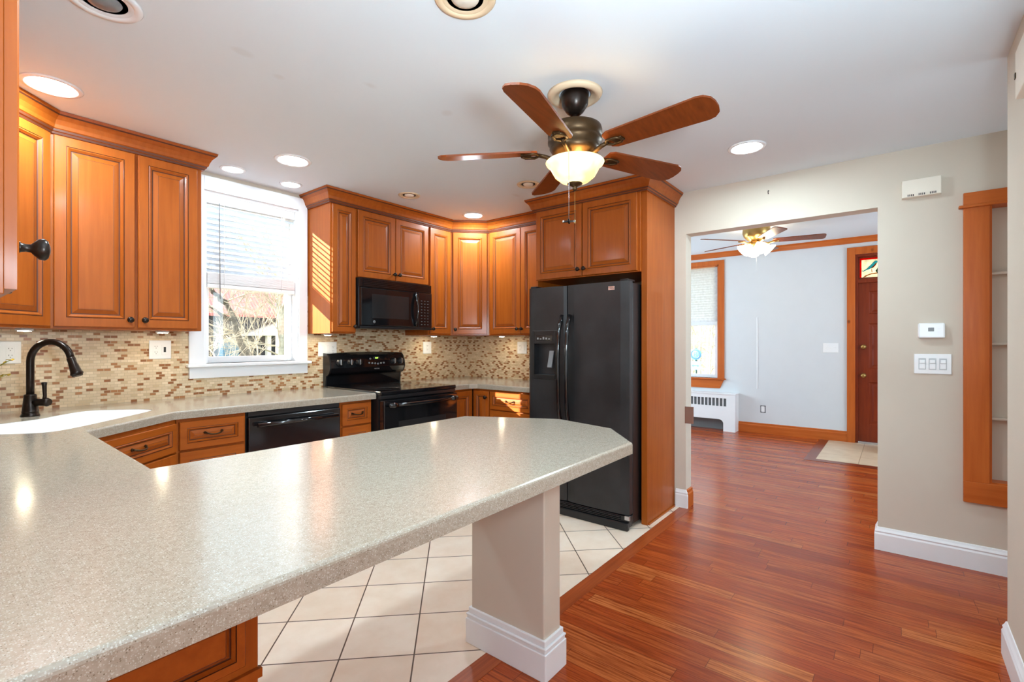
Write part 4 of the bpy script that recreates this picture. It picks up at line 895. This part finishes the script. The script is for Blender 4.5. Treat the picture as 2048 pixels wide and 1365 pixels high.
# radiator cover
rc = thing('radiator_cover', 'white metal radiator cover with grille below the living room window', 'radiator', (7.43, 2.6, 0)); RY0, RY1 = 1.80, 3.3; RX = 7.33
b = bmesh.new(); front = [(RY0, 0), (RY0 + .16, 0), (RY0 + .16, .12), (RY0 + .175, .15), (RY0 + .21, .17), (RY1 - .21, .17), (RY1 - .175, .15), (RY1 - .16, .12), (RY1 - .16, 0), (RY1, 0)]
rings(b, [[(x, y, z) for y, z in front + [(RY1, .36), (RY0, .36)]] for x in (RX, RX + .012)])
bx(b, RX, RX + .012, RY0, RY1, .475, .53)
bx(b, RX, RX + .012, RY0, RY0 + .12, .36, .475); bx(b, RX, RX + .012, RY1 - .12, RY1, .36, .475)
y = RY0 + .12
while y < RY1 - .14: bx(b, RX, RX + .012, y + .038, y + .052, .36, .475); y += .052
bx(b, RX - .008, XF - .002, RY0 - .008, RY1 + .008, .53, .545, .003); bx(b, RX + .012, XF - .002, RY0, RY0 + .012, 0, .53); bx(b, RX + .012, XF - .002, RY1 - .012, RY1, 0, .53)
build('cover', b, 'white_trim', rc, world=True); build('core', box(RX + .06, XF - .03, RY0 + .03, RY1 - .03, .19, .50), 'grey_plastic', rc, world=True); build('back_plate', box(XF - .02, XF - .001, RY0 + .02, RY1 - .02, .0, .18), 'grey_plastic', rc, world=True)
# front door with transom
dr = thing('door_1', 'reddish panelled front door with a stained glass transom above', 'door', (XF, -.05, 0)); dr['kind'] = 'structure'
b = box(XF - .022, XF, .418, .505, 0, 2.492, .003); bx(b, XF - .022, XF, -.605, -.518, 0, 2.492, .003); bx(b, XF - .022, XF, -.518, .418, 2.40, 2.492, .003); build('casing', b, 'fir', dr, world=True)
b = box(XF + .0, XF + .12, .39, .42, 0, 2.40); bx(b, XF, XF + .12, -.52, -.49, 0, 2.40); bx(b, XF, XF + .12, -.49, .39, 2.37, 2.40); bx(b, XF, XF + .12, -.49, .39, 2.035, 2.085, .004); build('jamb', b, 'mahogany', dr, world=True)
b = bmesh.new(); y0, y1 = -.4898, .3898; X_ = XF + .03
def dpanel(bm, a0, a1, z0, z1):
    p = [(0, 0), (.012, .012), (.03, .012), (.05, .004)]; L = [[bm.verts.new((X_ + d_, a0 + i, z0 + i)) for _ in (0,)] + [bm.verts.new((X_ + d_, a1 - i, z0 + i)), bm.verts.new((X_ + d_, a1 - i, z1 - i)), bm.verts.new((X_ + d_, a0 + i, z1 - i))] for i, d_ in p]
    for i in range(3):
        for j in range(4): bm.faces.new((L[i][j], L[i][(j + 1) % 4], L[i + 1][(j + 1) % 4], L[i + 1][j]))
    bm.faces.new(L[-1])
zs = [(.24, .78), (.95, 1.52), (1.64, 1.93)]; ys = [(-.38, -.11), (.01, .28)]
yc = [y0] + [v for p in ys for v in p] + [y1]; zc = [.01] + [v for p in zs for v in p] + [2.0348]
for i in range(len(yc) - 1):
    for j in range(len(zc) - 1):
        if i % 2 == 1 and j % 2 == 1: dpanel(b, yc[i], yc[i + 1], zc[j], zc[j + 1]); continue
        b.faces.new([b.verts.new(q) for q in ((X_, yc[i], zc[j]), (X_, yc[i + 1], zc[j]), (X_, yc[i + 1], zc[j + 1]), (X_, yc[i], zc[j + 1]))])
bx(b, X_ + .014, X_ + .045, y0, y1, .01, 2.0348); dd = build('door_leaf', b, 'mahogany', dr, world=True)
for z in (.862, 1.225): build('door_knob', lathe(bmesh.new(), [(.030, 0), (.028, -.006), (.012, -.01), (.012, -.03), (.026, -.042), (.028, -.054), (.018, -.064), (0, -.066)], 24, (X_, .335, z), 'X'), 'brass', dd, world=True)
build('threshold', box(XF - .02, XF + .12, -.49, .39, 0, .03, .003), 'steel', dr, world=True)
# transom: stained glass with a bluebird on a branch, in the plane x = XT
XT = XF + .05; ty0, ty1, tz0, tz1 = -.49, .39, 2.085, 2.37
b = box(XT - .01, XT + .02, ty1 - .016, ty1, tz0, tz1); bx(b, XT - .01, XT + .02, ty0, ty0 + .03, tz0, tz1); bx(b, XT - .01, XT + .02, ty0 + .03, ty1 - .016, tz1 - .018, tz1); bx(b, XT - .01, XT + .02, ty0 + .03, ty1 - .016, tz0, tz0 + .02); ts = build('transom', b, 'mahogany', dr, world=True)
def flat(nm, pts, x, mat):  # pts (u, z): u metres to the right of the pane's left edge, as seen from inside
    bm_ = rings(bmesh.new(), [[(x, ty1 - .016 - u, tz0 + .02 + z_) for u, z_ in pts], [(x - .002, ty1 - .016 - u, tz0 + .02 + z_) for u, z_ in pts]]); build(nm, bm_, mat, ts, world=True)
W_, H_ = ty1 - ty0 - .046, tz1 - tz0 - .038
b = bmesh.new()
for u0, u1, q0, q1 in ((0, .018, 0, H_), (W_ - .018, W_, 0, H_), (.018, W_ - .018, H_ - .022, H_)): bx(b, XT + .001, XT + .003, ty1 - .016 - u1, ty1 - .016 - u0, tz0 + .02 + q0, tz0 + .02 + q1)
build('glass_border', b, 'glass_red', ts, world=True); flat('glass_field', [(.018, .0), (W_ - .018, .0), (W_ - .018, H_ - .022), (.018, H_ - .022)], XT + .003, 'glass_white')
bird = [(.03, .095), (.05, .088), (.10, .115), (.16, .165), (.20, .200), (.225, .208), (.245, .196), (.252, .182), (.235, .176), (.215, .150), (.18, .118), (.145, .108), (.09, .092), (.045, .076)]
bird = [(u * .74, z_) for u, z_ in bird]
flat('bird_body', bird, XT, 'glass_blue'); flat('bird_breast', [(u * .74, z_) for u, z_ in [(.150, .112), (.18, .115), (.215, .140), (.236, .172), (.222, .176), (.20, .150)]], XT - .003, 'glass_orange')
flat('branch', [(.03, .002), (.06, .030), (.12, .050), (.20, .058), (.30, .058), (.42, .075), (.60, .07), (.60, .058), (.42, .062), (.30, .044), (.20, .042), (.12, .036), (.08, .022), (.05, .002)], XT, 'glass_tan')
flat('leaves', [(.160, .075), (.18, .11), (.20, .10), (.19, .075), (.20, .055), (.18, .045)], XT - .003, 'glass_green'); flat('blossom', [(.27, .10), (.29, .14), (.32, .13), (.33, .10), (.30, .085)], XT - .003, 'glass_orange'); flat('bird_leg', [(.118, .108), (.125, .108), (.130, .06), (.122, .06)], XT - .002, 'glass_tan')
tag(build('cord_cover', box(XF - .008, XF, 1.548, 1.562, .62, 1.64, .002), 'white_trim'), 'thin white vertical cord cover on the grey living room wall', 'cord cover')
tag(build('wooden_step', box(6.95, 7.25, -.10, .155, .004, .30, .004), 'pine'), 'pale pine block beside the front door, cut off by the wall', 'step')

# ------------------------------------------------------------------ plant sprig at the left edge
pt = thing('potted_plant', 'yellow green leafy plant on the counter at the left edge beside the faucet', 'plant', (.12, 3.50, .914))
build('pot', lathe(bmesh.new(), [(.035, 0), (.045, .05), (.050, .09), (.046, .09), (.040, .08), (0, .078)], 28), 'white_plastic', pt)
random.seed(5)
for k, (tx, ty, tz) in enumerate(((.19, -.03, .205), (.20, -.06, .28), (.10, -.08, .30), (-.06, -.03, .30), (.02, .03, .33))):
    pts = [(tx * u, ty * u, .07 + (tz - .07) * u ** .7) for u in (0, .25, .5, .75, 1)]
    s = build('stem', tube(bmesh.new(), pts, [.003, .0027, .0024, .002, .0014], 6), 'leaf_green', pt); b = bmesh.new()
    for i in range(16):
        u = .45 + .57 * i / 15; a = i * 2.4; ox, oy, oz = (math.cos(a), math.sin(a) * .6, .5 * math.sin(a + 1)); c0 = Vector((tx * u, ty * u, .07 + (tz - .07) * u ** .7)); d0 = Vector((ox, oy, oz)).normalized()
        sd = d0.cross(Vector((0, .3, 1))).normalized() * .0075; up_ = Vector((0, 0, .002)); Lf = .022
        q = [c0, c0 + d0 * Lf * .5 + sd, c0 + d0 * Lf, c0 + d0 * Lf * .5 - sd]; rings(b, [[tuple(v) for v in q], [tuple(v + up_) for v in q]])
    build('leaves', b, 'leaf', s)

# ------------------------------------------------------------------ outdoors
GZ = -.7
g = box(-40, 60, WW + .5, 60, GZ - .1, GZ); bx(g, XF + .6, 60, -40, WW + .5, GZ - .1, GZ); g = build('lawn', g, 'grass'); g['kind'] = 'structure'
hs = thing('house', 'dark house with a red metal roof seen through the kitchen window', 'house', (7.3, 19, GZ))
build('wall', box(1.0, 10.6, 17.0, 22, GZ, 2.15), 'house_dark', hs, world=True)
b = rings(bmesh.new(), [[(.6, 16.6, 2.12), (11.0, 16.6, 2.12), (11.0, 20.5, 3.35), (.6, 20.5, 3.35)], [(.6, 16.6, 2.2), (11.0, 16.6, 2.2), (11.0, 20.5, 3.43), (.6, 20.5, 3.43)]]); build('roof', b, 'red_roof', hs, world=True)
b = rings(bmesh.new(), [[(6.7, 15.2, 1.5), (8.9, 15.2, 1.5), (8.9, 15.2, 1.62), (8.6, 15.2, 2.25)], [(6.7, 16.9, 1.5), (8.9, 16.9, 1.5), (8.9, 16.9, 1.62), (8.6, 16.9, 2.25)]]); build('porch_gable', b, 'house_white', hs, world=True)
for x in (7.0, 7.5, 8.3): build('porch_post', box(x - .06, x + .06, 15.25, 15.4, GZ, 1.5), 'house_white', hs, world=True)
for x in (4.9, 6.2): f_ = build('window', box(x, x + .6, 16.95, 17.0, .5, 1.4), 'blue_paint', hs, world=True)
tag(build('distant_building', box(9.5, 13.2, 25, 28, GZ, 3.95), 'blue_paint'), 'pale blue building rising above the red roof', 'building')
tag(build('white_shed', box(8.3, 8.9, 13.8, 14.4, GZ, 3.0), 'house_white'), 'white pillar like shed wall behind the tree trunk', 'building')
def branch(b, p, d, L, r, depth, rnd, spread=.6, grav=.1):
    pts = [p.copy()]; rs = [r]; n = 5; q = p.copy(); dd = d.copy()
    for i in range(n):
        dd = (dd + Vector((rnd.uniform(-1, 1), rnd.uniform(-1, 1), rnd.uniform(-1, 1))) * .16).normalized(); q = q + dd * L / n; pts.append(q.copy()); rs.append(r * (1 - .55 * (i + 1) / n))
        if depth > 0 and i >= 1:
            for _ in range(1 if depth > 2 else 2):
                nd_ = (dd + Vector((rnd.uniform(-1, 1), rnd.uniform(-.8, .8), rnd.uniform(-.7, 1))) * spread).normalized(); branch(b, q, nd_, L * rnd.uniform(.45, .7), rs[-1] * .55, depth - 1, rnd, spread)
    tube(b, [tuple(v) for v in pts], rs, 6 if r > .02 else 4)
def tree(label, base, limbs, seed, mats, name='bare_tree', depth=3, sc=1.0):
    t = thing(name, label, 'tree', base); rnd = random.Random(seed); b = bmesh.new(); tw = bmesh.new()
    q0 = Vector(limbs[0][0]); tube(b, [(q0.x, q0.y, GZ - .05), tuple(q0)], limbs[0][2] * 1.15, 10) if q0.z > GZ else None
    for i, (p0, p1, r) in enumerate(limbs):
        p0, p1 = Vector(p0), Vector(p1); pts = [p0.lerp(p1, k / 6) + Vector((rnd.uniform(-1, 1), rnd.uniform(-1, 1), rnd.uniform(-1, 1))) * r * .6 * (0 < k < 6) for k in range(7)]
        tube(b, [tuple(v) for v in pts], [r * (1 - .08 * k) for k in range(7)], 10)
        for k in range(1, 7):
            for _ in range(2):
                d = ((p1 - p0).normalized() * .4 + Vector((rnd.uniform(-1, 1), rnd.uniform(-.6, .6), rnd.uniform(-.5, 1)))).normalized(); branch(tw, pts[k], d, rnd.uniform(.5, 1.0) * sc, r * .2, depth - 1, rnd)
    build('trunk', b, mats[0], t, world=True); build('twigs', tw, mats[1], t, world=True)
def at(px, py, y):   # point on the plane y seen at photo pixel (px, py)
    V_ = Vector((math.cos(TH), math.sin(TH), 0)); R2 = Vector((math.sin(TH), -math.cos(TH), 0)); d = V_ + R2 * ((px - 1024) / F_PX) + Vector((0, 0, (686.2 - py) / F_PX)); k = y / d.y; return (d.x * k, y, EYE + d.z * k)
tree('bare tree with dark leaning limb close outside the kitchen window', (*at(520, 735, 6.4)[:2], GZ), [(at(520, 770, 6.4), at(450, 605, 6.4), .05), (at(450, 605, 6.4), at(405, 560, 6.4), .035), (at(462, 640, 6.4), at(400, 605, 6.4), .02)], 4, ('bark', 'twig'), sc=.75)
tree('pale bare tree standing behind the right pane of the kitchen window', (*at(560, 760, 10.5)[:2], GZ), [(at(548, 790, 10.5), at(562, 560, 10.5), .10), (at(562, 720, 10.5), at(574, 540, 10.5), .06)], 9, ('bark_pale', 'twig'), sc=1.5)
tree('low pale bush at the lower left of the kitchen window view', (*at(440, 760, 4.9)[:2], GZ), [(at(470, 770, 4.9), at(415, 695, 4.9), .012), (at(500, 765, 4.9), at(405, 705, 4.9), .010)], 12, ('bark_pale', 'twig'), 'bare_bush', sc=.35)
for i, (x, y, h, n_) in enumerate(((14.8, 4.6, 2.2, 7), (18.8, 5.9, 3.0, 8), (23.5, 7.4, 4.5, 8))):
    lb = ['leafless bush nearest the parking sign outside the front window', 'taller leafless bush in the middle distance outside the front window', 'tall leafless thicket farthest behind the parking sign'][i]
    tree(lb, (x, y, GZ), [((x + .02 * k, y + .35 * (k - n_ / 2), GZ), (x + .05 * k, y + .5 * (k - n_ / 2), GZ + h), .045 + .02 * i) for k in range(n_)], 20 + i, ('bark_pale', 'twig'), 'bare_bush', sc=1.0 + .25 * i)
b = rings(bmesh.new(), [[(28, -6, GZ), (28, 26, GZ), (40, 26, 9), (40, -6, 9)], [(41, -6, GZ), (41, 26, GZ), (41, 26, 9), (41, -6, 9)]]); hl = build('hillside', b, 'leaf_litter'); hl['kind'] = 'structure'
sg = thing('street_sign', 'round blue parking sign on a green post outside the living room window', 'sign', (12, 3.84, GZ))
build('post', tube(bmesh.new(), [(0, 0, 0), (0, 0, 1.85)], .03, 10), 'green_post', sg)
build('disc', lathe(bmesh.new(), [(.14, .0), (.14, -.01), (0, -.01)], 36, (-.035, 0, 1.70), 'X'), 'sign_light_blue', sg); build('disc_ring', lathe(bmesh.new(), [(.115, -.012), (.115, -.014), (.09, -.014), (.09, -.012)], 36, (-.035, 0, 1.70), 'X', close=False), 'sign_blue', sg)
text('sign_letter', 'R', .16, 'sign_blue', sg, Matrix.Translation((-.048, 0, 1.70)) @ Matrix.Rotation(-PI / 2, 4, 'Z') @ FACE_FRONT, .001)
ap = build('arrow_plate', box(-.045, -.035, -.13, .13, 1.32, 1.53, .003), 'sign_light_blue', sg)
b = rings(bmesh.new(), [[(x, y, z) for y, z in ((-.09, 1.42), (-.05, 1.45), (-.05, 1.43), (.05, 1.43), (.05, 1.45), (.09, 1.42), (.05, 1.39), (.05, 1.41), (-.05, 1.41), (-.05, 1.39))] for x in (-.046, -.048)]); build('arrow', b, 'sign_blue', ap)
